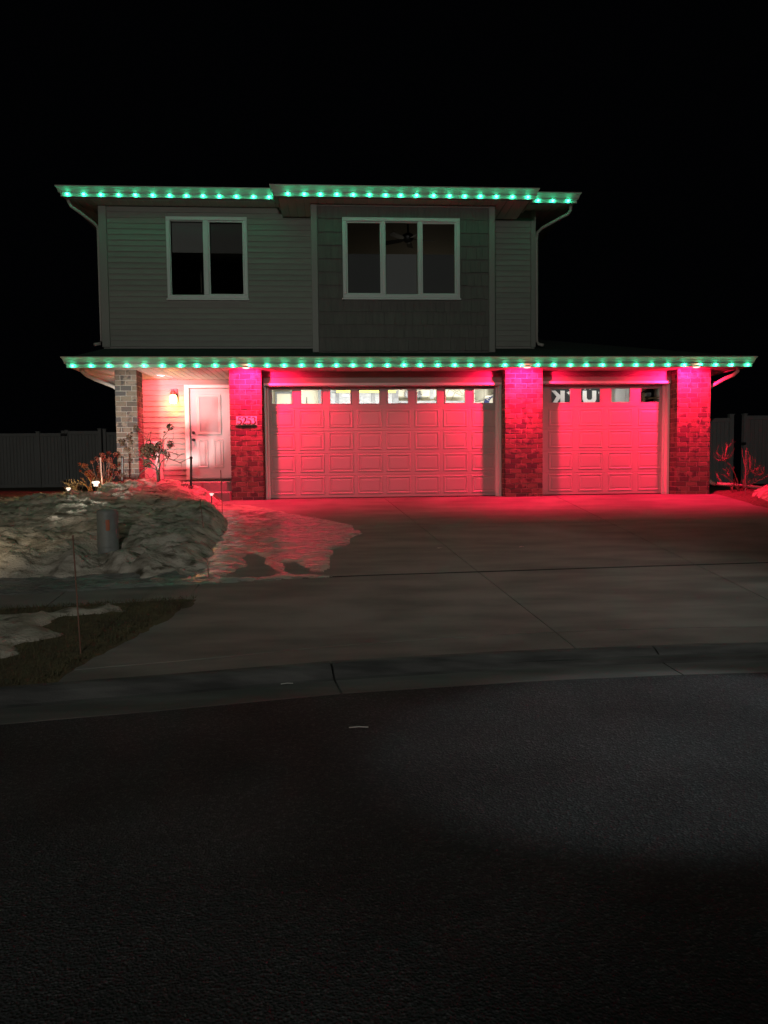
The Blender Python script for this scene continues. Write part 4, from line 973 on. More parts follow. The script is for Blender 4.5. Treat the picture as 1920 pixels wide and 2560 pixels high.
# ice: sheets that thin out into the paving at their rims ------------------------------
def seg_d(px, py, a, b):
    ax, ay = a; bx, by = b; dx, dy = bx - ax, by - ay
    t_ = max(0, min(1, ((px - ax) * dx + (py - ay) * dy) / (dx * dx + dy * dy + 1e-9)))
    return math.hypot(px - ax - t_ * dx, py - ay - t_ * dy)
def inside(px, py, pl):
    c = False; n = len(pl)
    for i in range(n):
        (x0, y0), (x1, y1) = pl[i], pl[i - 1]
        if (y0 > py) != (y1 > py) and px < (x1 - x0) * (py - y0) / (y1 - y0) + x0: c = not c
    return c
def sheet(name, outer, holes, hfun, m_, cell, thick, ramp, jag=0.05, kind='structure', rough=None):
    xs_ = [p_[0] for p_ in outer]; ys_ = [p_[1] for p_ in outer]
    x0, x1, y0, y1 = min(xs_) - 0.1, max(xs_) + 0.1, min(ys_) - 0.1, max(ys_) + 0.1
    nx, ny = int((x1 - x0) / cell) + 1, int((y1 - y0) / cell) + 1
    D = {}; idx = {}; vs = []; fs = []
    def val(i, j):
        if (i, j) not in D:
            x, y = x0 + i * cell, y0 + j * cell
            qx = x + jag * fbm(x * 4, y * 5, 3, 1.0); qy = y + jag * fbm(x * 4, y * 5, 3, 6.0)
            d = min(seg_d(qx, qy, outer[k], outer[k - 1]) for k in range(len(outer)))
            if not inside(qx, qy, outer): d = -d
            for h_ in holes:
                e = min(seg_d(qx, qy, h_[k], h_[k - 1]) for k in range(len(h_)))
                d = min(d, -e if inside(qx, qy, h_) else e)
            D[i, j] = d
        return D[i, j]
    def vert(i, j):
        if (i, j) not in idx:
            x, y = x0 + i * cell, y0 + j * cell; d = val(i, j)
            t_ = max(-1.0, min(1.0, d / ramp)); h = thick * (math.sqrt(max(0, t_)) if t_ > 0 else t_)
            r_ = rough(x, y) * max(0, t_) if rough else 0
            idx[i, j] = len(vs); vs.append((x, y, hfun(x, y) + h + r_))
        return idx[i, j]
    for j in range(ny):
        for i in range(nx):
            if max(val(i, j), val(i + 1, j), val(i, j + 1), val(i + 1, j + 1)) > 0:
                fs.append((vert(i, j), vert(i + 1, j), vert(i + 1, j + 1), vert(i, j + 1)))
    return solo(name, MB().add(vs, fs), m_, kind=kind, smooth=True)
M_ICE = mat('wet_ice', (0.20, 0.185, 0.165), 0.07, spec=1.0, col2=(0.38, 0.36, 0.33), nscale=5, nmix=(0.4, 0.7), detail=7, stretch=(0.7, 1.6, 1), bump=0.55, bscale=16, bdist=0.02, bstretch=(0.5, 1.5, 1), rough2=0.5)
ICE = [(-2.3, -0.72), (-1.85, -0.95), (-1.45, -1.25), (-0.95, -1.75), (-0.35, -2.35), (0.12, -2.9), (0.18, -3.04), (0.31, -3.65), (0.14, -3.97), (0.13, -4.33), (-0.16, -4.75), (-0.07, -4.84), (-0.12, -5.15), (-0.13, -5.67), (-0.23, -5.89),
       (-0.43, -5.62), (-0.5, -5.37), (-0.72, -5.42), (-0.66, -5.81), (-0.57, -5.99), (-0.11, -6.03), (-0.2, -6.13), (-0.75, -6.17), (-1.2, -6.24), (-1.72, -6.30), (-1.75, -5.5), (-1.78, -3.8), (-1.95, -2.6), (-2.3, -1.0)]
HOLE = [(-1.24, -4.8), (-1.02, -4.9), (-0.87, -5.5), (-0.69, -5.81), (-0.75, -6.01), (-1.11, -6.09), (-1.37, -6.01), (-1.29, -5.8), (-1.19, -5.46), (-1.25, -4.97)]
icerough = lambda x, y: (0.010 + 0.016 * sm(-0.6, -1.3, x)) * (0.5 + fbm(x * 3.0, y * 7.0, 4, 2.0)) * (0.35 + 0.65 * sm(-0.4, -1.1, x))
sheet('ice_sheet', ICE, [HOLE], lambda x, y: lane(y) + 0.004, M_ICE, 0.034, 0.012, 0.09, rough=icerough)
STRIP = [(-1.55, -6.30), (-1.35, -6.12), (-1.6, -5.75), (-2.4, -5.75), (-4, -5.95), (-7, -6.2), (-7, -7.02), (-4.2, -6.68), (-2.9, -6.50)]
M_ICE2 = mat('grey_ice_crust', (0.16, 0.155, 0.14), 0.12, spec=0.9, col2=(0.30, 0.29, 0.27), nscale=4, nmix=(0.4, 0.7), detail=7, stretch=(0.6, 2, 1), bump=0.8, bscale=20, bdist=0.03, bstretch=(0.5, 1.6, 1), rough2=0.5)
sheet('ice_strip', STRIP, [], lambda x, y: lane(y) + 0.006, M_ICE2, 0.045, 0.03, 0.12, rough=lambda x, y: 0.035 * fbm(x * 2.2, y * 6, 4, 3.0))
# verge between walk and kerb
VERGE = [(-1.47, -6.90), (-1.60, -7.35), (-1.80, -7.95), (-2.06, -8.66), (-2.18, -9.10), (-2.9, -9.29), (-4.2, -9.64), (-7, -10.38), (-7, -7.68), (-4, -7.24), (-2.6, -7.04)]
verge_z = lambda x, y: lane(y) + 0.005
sheet('verge', VERGE, [], verge_z, M_SOIL, 0.07, 0.035, 0.10)
PATCH = [(-2.0, -7.32), (-2.25, -7.22), (-2.6, -7.30), (-3.0, -7.40), (-4.5, -7.6), (-7, -8.0), (-7, -9.7), (-4, -9.15), (-2.95, -8.75), (-2.62, -8.45), (-2.72, -8.25), (-2.42, -8.02), (-2.66, -7.75), (-2.55, -7.5)]
sheet('snow_patch', PATCH, [], lambda x, y: lane(y) + 0.03, M_SNOW, 0.045, 0.065, 0.16, jag=0.09, rough=lambda x, y: 0.05 * fbm(x * 3, y * 6, 4, 5.0))
M_GRASS = mat('winter_grass', (0.085, 0.075, 0.038), 0.8, col2=(0.14, 0.115, 0.055), nscale=9)
mb = MB(); rr = random.Random(11); n = 0
while n < 15000:
    x, y = rr.uniform(-4.6, -1.45), rr.uniform(-9.6, -6.9)
    if not inside(x, y, VERGE): continue
    n += 1; z_ = verge_z(x, y) + 0.025; an = rr.uniform(0, 6.28); l = rr.uniform(0.018, 0.05); b_ = rr.uniform(0.01, 0.06); wd = 0.0035
    dx, dy = math.cos(an), math.sin(an)
    mb.add([(x - dy * wd, y + dx * wd, z_), (x + dy * wd, y - dx * wd, z_), (x + dx * b_, y + dy * b_, z_ + l)], [(0, 1, 2)])
solo('grass', mb, M_GRASS, kind='stuff')
WEDGE = [(-2.3, -0.95), (-1.75, -1.05), (-1.25, -1.42), (-0.95, -1.72), (-1.45, -1.70), (-1.95, -1.55), (-2.3, -1.6)]
sheet('snow_patch', WEDGE, [], lambda x, y: lane(y) + 0.012, M_SNOW, 0.04, 0.05, 0.16, jag=0.07, rough=lambda x, y: 0.03 * fbm(x * 5, y * 7, 3, 5.0))
# right hand bed with mulch and a lump of snow
BED = [(7.80, 0.62), (7.72, -0.6), (7.66, -1.6), (7.72, -2.5), (8.4, -4.2), (14, -5.2), (14, 3.6), (7.85, 3.6)]
M_MULCH = mat('mulch', (0.10, 0.065, 0.045), 0.9, col2=(0.18, 0.12, 0.085), nscale=22, detail=6, bump=1.0, bscale=40, bdist=0.05)
sheet('mulch_bed', BED, [], lambda x, y: lane(y) + 0.002, M_MULCH, 0.10, 0.05, 0.2, rough=lambda x, y: 0.05 * fbm(x * 4, y * 4, 4))
SN2 = [(8.25, -0.55), (8.6, -0.15), (9.4, 0.3), (11.5, 0.2), (12, -2.6), (9.0, -2.9), (8.05, -2.0), (7.95, -1.3)]
sheet('snow_heap', SN2, [], lambda x, y: lane(y) + 0.03, M_SNOW, 0.05, 0.26, 0.7, jag=0.12, rough=lambda x, y: 0.10 * fbm(x * 3.5, y * 3.5, 4, 5.0) + 0.05 * fbm(x * 11, y * 11, 2))

# ---------------------------------------------------------------- yard things
pz = snow_h(*PED) - 0.06
t = thing('utility_pedestal', (PED[0], PED[1], pz), 'grey round topped utility pedestal standing in the snow bank', 'utility post')
top = at(269, 1273, PED[1]).z; H = top - pz
M_PED = mat('pedestal_plastic', (0.21, 0.22, 0.205), 0.5, col2=(0.18, 0.185, 0.175), nscale=8)
part('body', MB().lathe([(0.137, 0), (0.137, 0.05), (0.132, 0.07), (0.130, H - 0.075), (0.128, H - 0.040), (0.121, H - 0.018), (0.106, H - 0.005), (0.08, H)], (PED[0], PED[1], pz), 28), M_PED, t, smooth=True)
part('collar', MB().lathe([(0.1335, H * 0.30), (0.1345, H * 0.31), (0.1345, H * 0.33), (0.1335, H * 0.34)], (PED[0], PED[1], pz), 28, cap=False), M_PED, t, smooth=True)
mb = MB(); nn = 4
vs = []
for zz in (top - 0.27, top - 0.13):
    for k in range(nn + 1):
        an = R(-82 + 20 * k / nn); vs.append((PED[0] + 0.1345 * math.cos(an), PED[1] + 0.1345 * math.sin(an), zz))
mb.add(vs, [(k, k + 1, nn + 2 + k, nn + 1 + k) for k in range(nn)])
part('sticker', mb, mat('orange_sticker', (0.42, 0.12, 0.06), 0.5), t)

def stake(p0, p1, r_, m_, label, name='marker_stake', cap=True, cat='stake', grp='thin marker stakes in the yard'):
    t = thing(name, tuple(p0), label, cat, grp)
    part('rod', MB().tube([p0, p1], r_, 8), m_, t)
    if cap: part('tip', MB().lathe([(r_ * 1.35, -0.03), (r_ * 1.35, 0.004), (r_ * 0.8, 0.012)], tuple(p1), 8), m_, t)
    return t
def stk(px0, py0, px1, py1, Y, *a, **k):
    p0 = at(px0, py0, Y); p1 = at(px1, py1, Y); d = (p0 - p1).normalized(); stake(p0 + d * 0.15, p1, *a, **k)
stk(202, 1636, 182, 1341, -8.45, 0.0055, M_STAKE, 'red brown marker stake standing in the verge grass near the kerb')
stk(512, 1355, 500.8, 1250, -4.05, 0.006, M_STAKE, 'thin stake in the right slope of the snow bank')
stk(557, 1309, 551.7, 1177, -2.65, 0.006, M_STAKE, 'thin stake at the snow edge in front of the front steps')
stk(521, 1441, 519.5, 1405, -6.1, 0.005, M_STAKE, 'short thin stake at the corner of the walk and driveway')
stk(255.4, 1206, 251, 1145, -0.75, 0.013, mat('pale_rod', (0.42, 0.30, 0.25), 0.4), 'bright pale rod in front of the red bush', cap=True)
stk(1863, 1255, 1865.7, 1127, -0.6, 0.008, mat('pink_rod', (0.28, 0.2, 0.2), 0.4), 'thin stake beside the bare shrub right of the garage')
stk(306, 1206, 306, 1142, -0.45, 0.021, M_BLACK, 'thick black rod in front of the grey brick pillar', name='black_post', cat='post', grp='black posts in the snow')
stk(477.2, 1232, 477.7, 1143, -0.9, 0.021, M_BLACK, 'thick black rod in front of the front door', name='black_post', cat='post', grp='black posts in the snow')

# garden lights
M_SOLAR = mat('garden_lens', (0.8, 0.8, 0.8), 0.3, emit=(1.0, 0.90, 0.80), estr=0.9)
def garden_light(px, py0, py1, Y, label, w_=0.05):
    b_ = at(px, py1, Y); tp = at(px, py0, Y); h = tp.z - b_.z
    t = thing('garden_light', tuple(b_), label, 'garden light', 'white garden lights')
    part('spike', MB().tube([b_ - Vector((0, 0, 0.12)), b_ + Vector((0, 0, h * 0.4))], 0.010, 8), M_BLACK, t)
    part('lens', MB().lathe([(w_ * 0.45, h * 0.2), (w_ * 0.5, h * 0.62), (w_ * 0.8, h * 0.68), (w_ * 0.8, h * 0.9), (w_ * 0.6, h)], tuple(b_), 14), M_SOLAR, t)
    return t
g1 = garden_light(171.5, 1219, 1231, -0.9, 'small white garden light left of the red bush')
g2 = garden_light(240, 1203, 1219, -0.8, 'bright white garden light at the foot of the red bush', 0.085)
gp = at(240, 1209, -0.8)
lamp('garden_lamp', 'POINT', gp + Vector((0.05, -0.08, 0.05)), (1.0, 0.74, 0.48), 1.2, g2, radius=0.03, pbase=at(240, 1219, -0.8))
gp1 = at(171.5, 1222, -0.9)
lamp('garden_lamp', 'POINT', gp1 + Vector((-0.05, 0.10, 0.16)), (1.0, 0.66, 0.24), 12.0, g1, radius=0.03, pbase=at(171.5, 1231, -0.9))
g3 = garden_light(529, 1233, 1241, -1.5, 'tiny white garden light at the right edge of the snow', 0.05)
# spotlight half sunk in the snow, aimed at the house
sp = Vector((-4.20, -6.45, -0.20))
t = thing('garden_spotlight', (sp.x, sp.y, sp.z), 'small black spotlight on a stake left of the snow bank', 'spotlight')
part('body', MB().tube([sp + Vector((0.0, -0.09, 0.02)), sp + Vector((0, -0.02, 0.05)), sp + Vector((0, 0.03, 0.075))], (0.032, 0.05, 0.055), 12), M_BLACK, t)
part('stem', MB().tube([sp + Vector((0, -0.03, -0.75)), sp + Vector((0, -0.03, 0.04))], 0.012, 8), M_BLACK, t)
part('lens', MB().tube([sp + Vector((0, 0.031, 0.0755)), sp + Vector((0, 0.036, 0.078))], 0.048, 12), M_SOLAR, t)
lamp('spot_lamp', 'SPOT', sp + Vector((0, 0.06, 0.095)), (1.0, 0.95, 0.87), GARDEN_W, t, (-3.70, 1.5, 1.85), 21, 0.4, 0.26, (sp.x, sp.y, sp.z))
lamp('fill_lamp', 'SPOT', sp + Vector((0, 0.06, 0.10)), (1.0, 0.82, 0.55), 40.0, t, (-4.6, 0.0, 0.6), 100, 1.0, 0.5, (sp.x, sp.y, sp.z))  # wide warm fill added to the spotlight, for snow and eave

# foliage helpers
def bloom_mesh(seed, n=70, lw=0.32):
    rr = random.Random(seed); mb = MB()
    for i in range(n):
        u = rr.uniform(-1, 1); th = rr.uniform(0, 6.28); r_ = rr.uniform(0.35, 1.0) ** 0.6
        s_ = math.sqrt(1 - u * u); c = Vector((r_ * s_ * math.cos(th), r_ * s_ * math.sin(th), r_ * u))
        nrm = (c + Vector((rr.uniform(-.8, .8), rr.uniform(-.8, .8), rr.uniform(-.8, .8)))).normalized()
        a_ = nrm.orthogonal().normalized(); b_ = nrm.cross(a_); an = rr.uniform(0, 6.28)
        a_, b_ = a_ * math.cos(an) + b_ * math.sin(an), b_ * math.cos(an) - a_ * math.sin(an)
        l = lw * rr.uniform(0.6, 1.2); k = nrm * rr.uniform(-0.1, 0.15)
        mb.add([c - a_ * l, c - b_ * l * 0.6 + k, c + a_ * l, c + b_ * l * 0.6 + k], [(0, 1, 2), (0, 2, 3)])
    return mb.mesh('flower_head')
BLOOMS = []
for i in range(4):
    b_ = bloom_mesh(i); b_.materials.append(M_BLOOM); BLOOMS.append(b_)
BLOOMS2 = []
for i in range(3):
    b_ = bloom_mesh(20 + i, 60, 0.36); b_.materials.append(M_BLOOM2); BLOOMS2.append(b_)
def bloom(c, r_, parent, lst=BLOOMS):
    o = piece('flower_head', random.choice(lst), tuple(c), parent, (r_ * random.uniform(.9, 1.1), r_, r_ * random.uniform(.85, 1.15)), (random.uniform(0, 6), random.uniform(0, 6), random.uniform(0, 6)))
    return o
def side_twigs(pts, t, m_, n, lmin, lmax, r_):
    for _ in range(n):
        i = random.randrange(len(pts) - 1); p0 = pts[i].lerp(pts[i + 1], random.random()); d = (pts[i + 1] - pts[i]).normalized()
        d = (d + Vector((random.uniform(-.9, .9), random.uniform(-.9, .9), random.uniform(-.3, .9)))).normalized(); l = random.uniform(lmin, lmax)
        p1 = p0 + d * l * 0.55; p2 = p0 + d * l + Vector((random.uniform(-.1, .1), random.uniform(-.1, .1), random.uniform(0, .2))) * l
        part('twig', MB().tube([p0, p1, p2], (r_, r_ * 0.75, r_ * 0.4), 4), m_, t)
# small tree on the mound
TY = -1.0; rr = random.Random(5)
tb = at(*c9(905, 1530), TY)
t = thing('small_tree', (tb.x, TY, tb.z), 'small tree with dried brown flower heads before the porch', 'tree')
trunk = [at(*c9(*p_), TY) for p_ in ((908, 1580), (903, 1500), (890, 1350), (868, 1180), (852, 1080))]
part('trunk', MB().tube(trunk, (0.030, 0.027, 0.024, 0.022, 0.021), 8), M_BARK, t, smooth=True)
part('support_stake', MB().tube([at(*c9(925, 1560), TY + 0.06), at(*c9(898, 830), TY + 0.05)], 0.015, 8), mat('stake_wood', (0.2, 0.16, 0.11), 0.8), t)
BRS = [((852, 1085), (800, 1030), (640, 1000), (560, 1050), (480, 1110), (390, 1220), (300, 1400)), ((852, 1085), (810, 960), (740, 900), (650, 800), (600, 720), (602, 520), (600, 300), (640, 220)),
       ((852, 1085), (850, 930), (872, 800), (885, 640), (930, 440), (900, 300)), ((870, 1100), (930, 900), (1000, 805), (1100, 790), (1230, 840), (1350, 890), (1450, 840), (1560, 780)),
       ((872, 900), (915, 700), (965, 450), (985, 300), (1055, 200), (1135, 80)), ((900, 700), (1000, 640), (1070, 590), (1135, 550), (1140, 470)), ((985, 670), (1100, 640), (1200, 655), (1400, 725), (1520, 690)),
       ((800, 960), (700, 860), (560, 820), (480, 770), (390, 750), (300, 600), (275, 440), (180, 310)), ((390, 760), (330, 780), (225, 755)), ((480, 770), (420, 640), (300, 540), (40, 430)), ((600, 420), (680, 300), (660, 160)), ((600, 340), (560, 240), (500, 130)),
       ((965, 450), (1050, 330), (1080, 300)), ((1230, 840), (1300, 800), (1400, 730)), ((700, 860), (610, 890), (540, 860)), ((1350, 890), (1420, 910)), ((1100, 790), (1110, 860), (1100, 930)), ((930, 900), (960, 960), (1040, 1100)), ((1135, 470), (1210, 380), (1260, 320))]
for br in BRS:
    dy = rr.uniform(-0.16, 0.16); n = len(br); r0 = 0.012 if n > 4 else 0.006
    pts = [at(*c9(*p_), TY) + Vector((0, dy * (i / (n - 1)), 0)) for i, p_ in enumerate(br)]
    part('branch', MB().tube(pts, [r0 * (1 - 0.72 * i / (n - 1)) for i in range(n)], 6), M_BARK, t, smooth=True)
    side_twigs(pts, t, M_BARK, 3, 0.04, 0.14, 0.003)
for x, y, r_ in ((1130, 60, 60), (340, 80, 45), (440, 140, 30), (180, 300, 50), (280, 420, 45), (40, 420, 62), (100, 450, 40), (210, 580, 50), (1135, 460, 62), (1165, 510, 40), (1115, 720, 48), (600, 590, 105), (760, 560, 115), (700, 670, 90), (520, 640, 80), (830, 680, 70), (660, 520, 70), (840, 530, 60), (540, 530, 60),
                 (610, 890, 78), (560, 920, 50), (970, 640, 45), (650, 770, 40), (250, 830, 32), (100, 1180, 36), (300, 210, 22), (1055, 195, 22), (700, 400, 30), (900, 440, 40), (820, 790, 38)):
    bloom(at(*c9(x, y), TY) + Vector((0, rr.uniform(-0.12, 0.12), 0)), r_ / 9.217 / 1775 * 13.25 * 1.45, t)
# red bush by the fence side of the pillar
cH = lambda x, y: (x / 5.027, 1040 + y / 5.027)
BY = -0.35
bb = at(*cH(1300, 880), BY)
t = thing('dried_bush', tuple(bb), 'bush with rust red dried flowers left of the grey pillar', 'bush')
for x, y, r_ in ((1040, 630, 34), (1020, 605, 24), (1130, 620, 36), (1175, 580, 28), (1195, 690, 44), (1240, 545, 36), (1335, 465, 32), (1325, 490, 28), (1410, 485, 34), (1350, 540, 44), (1430, 555, 34), (1405, 630, 44), (1340, 740, 44), (1440, 720, 34), (1255, 760, 36), (1050, 730, 44), (1110, 690, 28), (1190, 765, 34), (1390, 560, 40), (1450, 640, 34), (1210, 640, 26), (1100, 780, 30), (1000, 690, 20), (1380, 700, 36)):
    c_ = at(*cH(x, y), BY) + Vector((0, rr.uniform(-0.25, 0.25), 0))
    bloom(c_, r_ / 5.027 / 1775 * 13.9 * 0.95, t, BLOOMS2)
    b0 = bb + Vector((rr.uniform(-0.1, 0.1), rr.uniform(-0.1, 0.1), -0.05)); mid = b0.lerp(c_, 0.5) + Vector((rr.uniform(-.05, .05), rr.uniform(-.05, .05), 0.04))
    part('stem', MB().tube([b0, mid, c_], (0.006, 0.005, 0.003), 5), M_TWIG, t)
# straw coloured ornamental grass at its foot
def clump(name, px, py, Y, n, lmin, lmax, m_, label, cat, spread=0.9, r_=0.004, width=0.1, group=None, seed=1, sink=0.03):
    rr = random.Random(seed); b_ = at(px, py, Y); t = thing(name, tuple(b_), label, cat, group)
    for k in range(n):
        an = rr.uniform(0, 6.28); l = rr.uniform(lmin, lmax); s_ = rr.uniform(0.1, spread)
        p0 = b_ + Vector((rr.uniform(-width, width), rr.uniform(-width, width) * 0.6, -sink))
        d = Vector((math.cos(an) * s_, math.sin(an) * s_ * 0.7, 1)).normalized()
        p1 = p0 + d * l * 0.5; p2 = p0 + d * l + Vector((math.cos(an), math.sin(an) * 0.7, -0.5)) * l * 0.25 * s_
        mb = MB().tube([p0, p1, p2], (r_, r_ * 0.8, r_ * 0.35), 5)
        if rr.random() < 0.6:
            q_ = p1.lerp(p2, rr.uniform(0.0, 0.6)); mb.tube([q_, q_ + Vector((rr.uniform(-1, 1), rr.uniform(-.6, .6), rr.uniform(0.2, 1))).normalized() * l * 0.3], (r_ * 0.6, r_ * 0.25), 4)
        part('twig', mb, m_, t)
    return t
clump('straw_tuft', cH(1360, 890)[0], cH(0, 880)[1], -0.6, 26, 0.10, 0.24, M_STRAW, 'tuft of lit straw under the red bush', 'plant', 1.6, 0.004, 0.13, seed=2)
clump('dry_stalks', cH(1150, 905)[0], cH(0, 920)[1], -0.7, 9, 0.2, 0.42, M_STRAW, 'few leaning yellow stalks beside the bright garden light', 'plant', 1.2, 0.005, 0.06, seed=4)
clump('dark_shrub', cH(930, 930)[0], cH(0, 925)[1], -0.5, 30, 0.12, 0.30, M_BARK, 'low dark shrub between the two garden lights', 'shrub', 1.0, 0.005, 0.13, seed=6)
clump('dark_shrub', 326, 1230, -1.2, 26, 0.03, 0.09, M_BARK, 'small dark tuft on the snow crest before the grey pillar', 'shrub', 1.8, 0.005, 0.07, seed=12)
clump('dark_shrub', *c9(110, 1430), -0.5, 24, 0.06, 0.16, M_BLOOM, 'low brown shrub at the foot of the grey pillar', 'shrub', 1.3, 0.005, 0.10, seed=7)
clump('twig_tuft', *c9(1400, 1590), -1.1, 9, 0.14, 0.27, M_BARK, 'tuft of dark twigs left of the black rod by the door', 'plant', 0.45, 0.006, 0.05, 'twig tufts in the snow', 8)
clump('twig_tuft', *c9(1590, 1570), -1.0, 9, 0.14, 0.28, M_BARK, 'tuft of dark twigs at the foot of the black rod by the door', 'plant', 0.5, 0.006, 0.06, 'twig tufts in the snow', 9)
clump('twig_tuft', *c9(1220, 1610), -1.3, 8, 0.08, 0.16, M_BARK, 'low tuft of dark twigs right of the small tree', 'plant', 1.0, 0.005, 0.07, 'twig tufts in the snow', 10)
# bare shrub right of the garage
cR = lambda x, y: (1680 + x / 6.9125, 1000 + y / 6.9125)
SY = -0.15; rb = at(*cR(1180, 1640), SY)
t = thing('bare_shrub', tuple(rb), 'bare red lit shrub beside the right garage pillar', 'shrub')
for br in (((1180, 1660), (1130, 1380), (1080, 1250), (1020, 1130), (920, 1040), (860, 985), (780, 905)), ((920, 1040), (940, 930), (980, 820)), ((920, 1040), (850, 1050)), ((930, 1020), (975, 995)), ((1170, 1600), (1060, 1420), (990, 1330), (930, 1290)), ((990, 1330), (985, 1250), (1020, 1210)),
           ((1190, 1640), (1240, 1400), (1300, 1300), (1400, 1230), (1480, 1180)), ((1300, 1300), (1380, 1160), (1400, 1060), (1440, 950)), ((1400, 1230), (1500, 1220), (1550, 1175)), ((1400, 1250), (1470, 1300), (1560, 1270), (1600, 1230)), ((1190, 1640), (1300, 1500), (1450, 1420), (1560, 1360), (1680, 1310)),
           ((1180, 1640), (1060, 1600), (1000, 1580), (940, 1510)), ((870, 1440), (830, 1330)), ((1180, 1640), (1160, 1500), (1140, 1380)), ((1190, 1600), (1230, 1450), (1260, 1270)), ((1190, 1640), (1330, 1440), (1400, 1350)), ((1040, 1500), (1060, 1600), (1100, 1640)), ((1260, 1500), (1290, 1200), (1250, 950))):
    n = len(br); dy = rr.uniform(-0.3, 0.25)
    part('branch', MB().tube([at(*cR(*p_), SY) + Vector((0, dy * i / n, 0)) for i, p_ in enumerate(br)], [0.011 * (1 - 0.6 * i / (n - 1)) for i in range(n)], 6), M_TWIG, t, smooth=True)
    side_twigs([at(*cR(*p_), SY) + Vector((0, dy * i / n, 0)) for i, p_ in enumerate(br)], t, M_TWIG, 9, 0.06, 0.24, 0.0038)
# downspout extension lying along the bed
t = thing('drain_pipe', tuple(at(1776, 1207, 0.35)), 'pale drain pipe running right from the far right pillar', 'pipe')
part('elbow', MB().tube([at(1771, 1202, 0.3), at(1779, 1207, 0.3), at(1788, 1209, 0.3)], 0.05, 10), M_GUTTER, t, smooth=True)
part('pipe', MB().tube([at(1786, 1209, 0.3), at(1850, 1214, 0.3), at(1960, 1226, 0.3)], 0.036, 10), M_GUTTER, t, smooth=True)

# ---------------------------------------------------------------- fences
def board_run(parent, x0, x1, y, z0, z1, pitch=0.105):
    n = max(1, int(round((x1 - x0) / pitch))); p_ = (x1 - x0) / n; me = None
    me = MB().bbox(0, p_ - 0.006, -0.012, 0.012, 0, z1 - z0, 0.006).mesh('fence_board'); me.materials.append(M_FENCE)
    for i in range(n): piece('fence_board', me, (x0 + i * p_ + 0.003, y, z0), parent)
def fence_sections(name, y, z0, z1, secs, posts, label, cat='fence'):
    t = thing(name, (secs[0][0], y, z0), label, cat)
    for x0, x1 in secs:
        part('back_sheet', MB().box(x0, x1, y + 0.013, y + 0.02, z0 + 0.05, z1 - 0.05), M_FENCE, t)
        board_run(t, x0, x1, y, z0 + 0.05, z1 - 0.10)
        part('rail', MB().bbox(x0, x1, y - 0.03, y + 0.03, z1 - 0.11, z1, 0.008), M_FENCE, t); part('rail', MB().bbox(x0, x1, y - 0.03, y + 0.03, z0 - 0.02, z0 + 0.09, 0.008), M_FENCE, t)
    for x0, x1, zt in posts:
        part('post', MB().bbox(x0, x1, y - 0.06, y + 0.06, z0 - 0.1, zt, 0.008), M_FENCE, t)
        part('post_cap', MB().bbox(x0 - 0.012, x1 + 0.012, y - 0.072, y + 0.072, zt, zt + 0.025, 0.006), M_FENCE, t)
    return t
FY = 9.0; xf = lambda px: at(px, 1150, FY).x
zt_ = at(100, 1083, FY).z; zb_ = at(100, 1217, FY).z
f1 = fence_sections('vinyl_fence', FY, zb_, zt_, [(-16, -14.2), (-14.1, xf(94)), (xf(94) + 0.1, xf(155))], [(-14.2, -14.1, zt_ + 0.03), (xf(94), xf(94) + 0.1, zt_ + 0.03), (xf(157), xf(166), zt_ + 0.05)], 'grey plastic board fence left of the house')
g_ = fence_sections('fence_gate', FY, zb_, zt_ + 0.06, [(xf(173), xf(248))], [(xf(167), xf(173), zt_ + 0.07), (xf(248), xf(256), zt_ + 0.11)], 'grey plastic gate in the left fence with black hardware', 'gate')
part('hinge', MB().bbox(xf(156), xf(172), FY - 0.09, FY - 0.062, zt_ - 0.10, zt_ - 0.02, 0.01), M_BLACK, g_)
part('hinge', MB().bbox(xf(160), xf(174), FY - 0.09, FY - 0.062, zb_ + 0.12, zb_ + 0.20, 0.01), M_BLACK, g_)
part('latch', MB().bbox(xf(249), xf(258), FY - 0.09, FY - 0.062, zt_ - 0.78, zt_ - 0.70, 0.01), M_BLACK, g_)
f2 = fence_sections('vinyl_fence', FY + 0.05, zb_, zt_ + 0.02, [(xf(267), xf(318))], [(xf(259), xf(266.5), zt_ + 0.10)], 'short grey fence panel between the gate and the grey pillar')
RY = 3.8; xr_ = lambda px: at(px, 1150, RY).x
zrt = at(1890, 1039, RY).z; zrb = at(1890, 1208, RY).z
f3 = fence_sections('vinyl_fence', RY + 0.4, zrb, zrt - 0.03, [(7.66, xr_(1840) + 0.1)], [(xr_(1841), xr_(1852), zrt + 0.05)], 'dark recessed fence panel right of the far right pillar')
g2_ = fence_sections('fence_gate', RY, zrb, zrt, [(xr_(1864), xr_(1864) + 1.3)], [(xr_(1856), xr_(1863.5), zrt + 0.03), (xr_(1864) + 1.3, xr_(1864) + 1.4, zrt + 0.03)], 'grey plastic gate at the right edge behind the bare shrub', 'gate')
part('latch', MB().bbox(xr_(1849), xr_(1860), RY - 0.10, RY - 0.061, at(1850, 1112, RY).z, at(1850, 1106, RY).z, 0.01), M_BLACK, g2_)
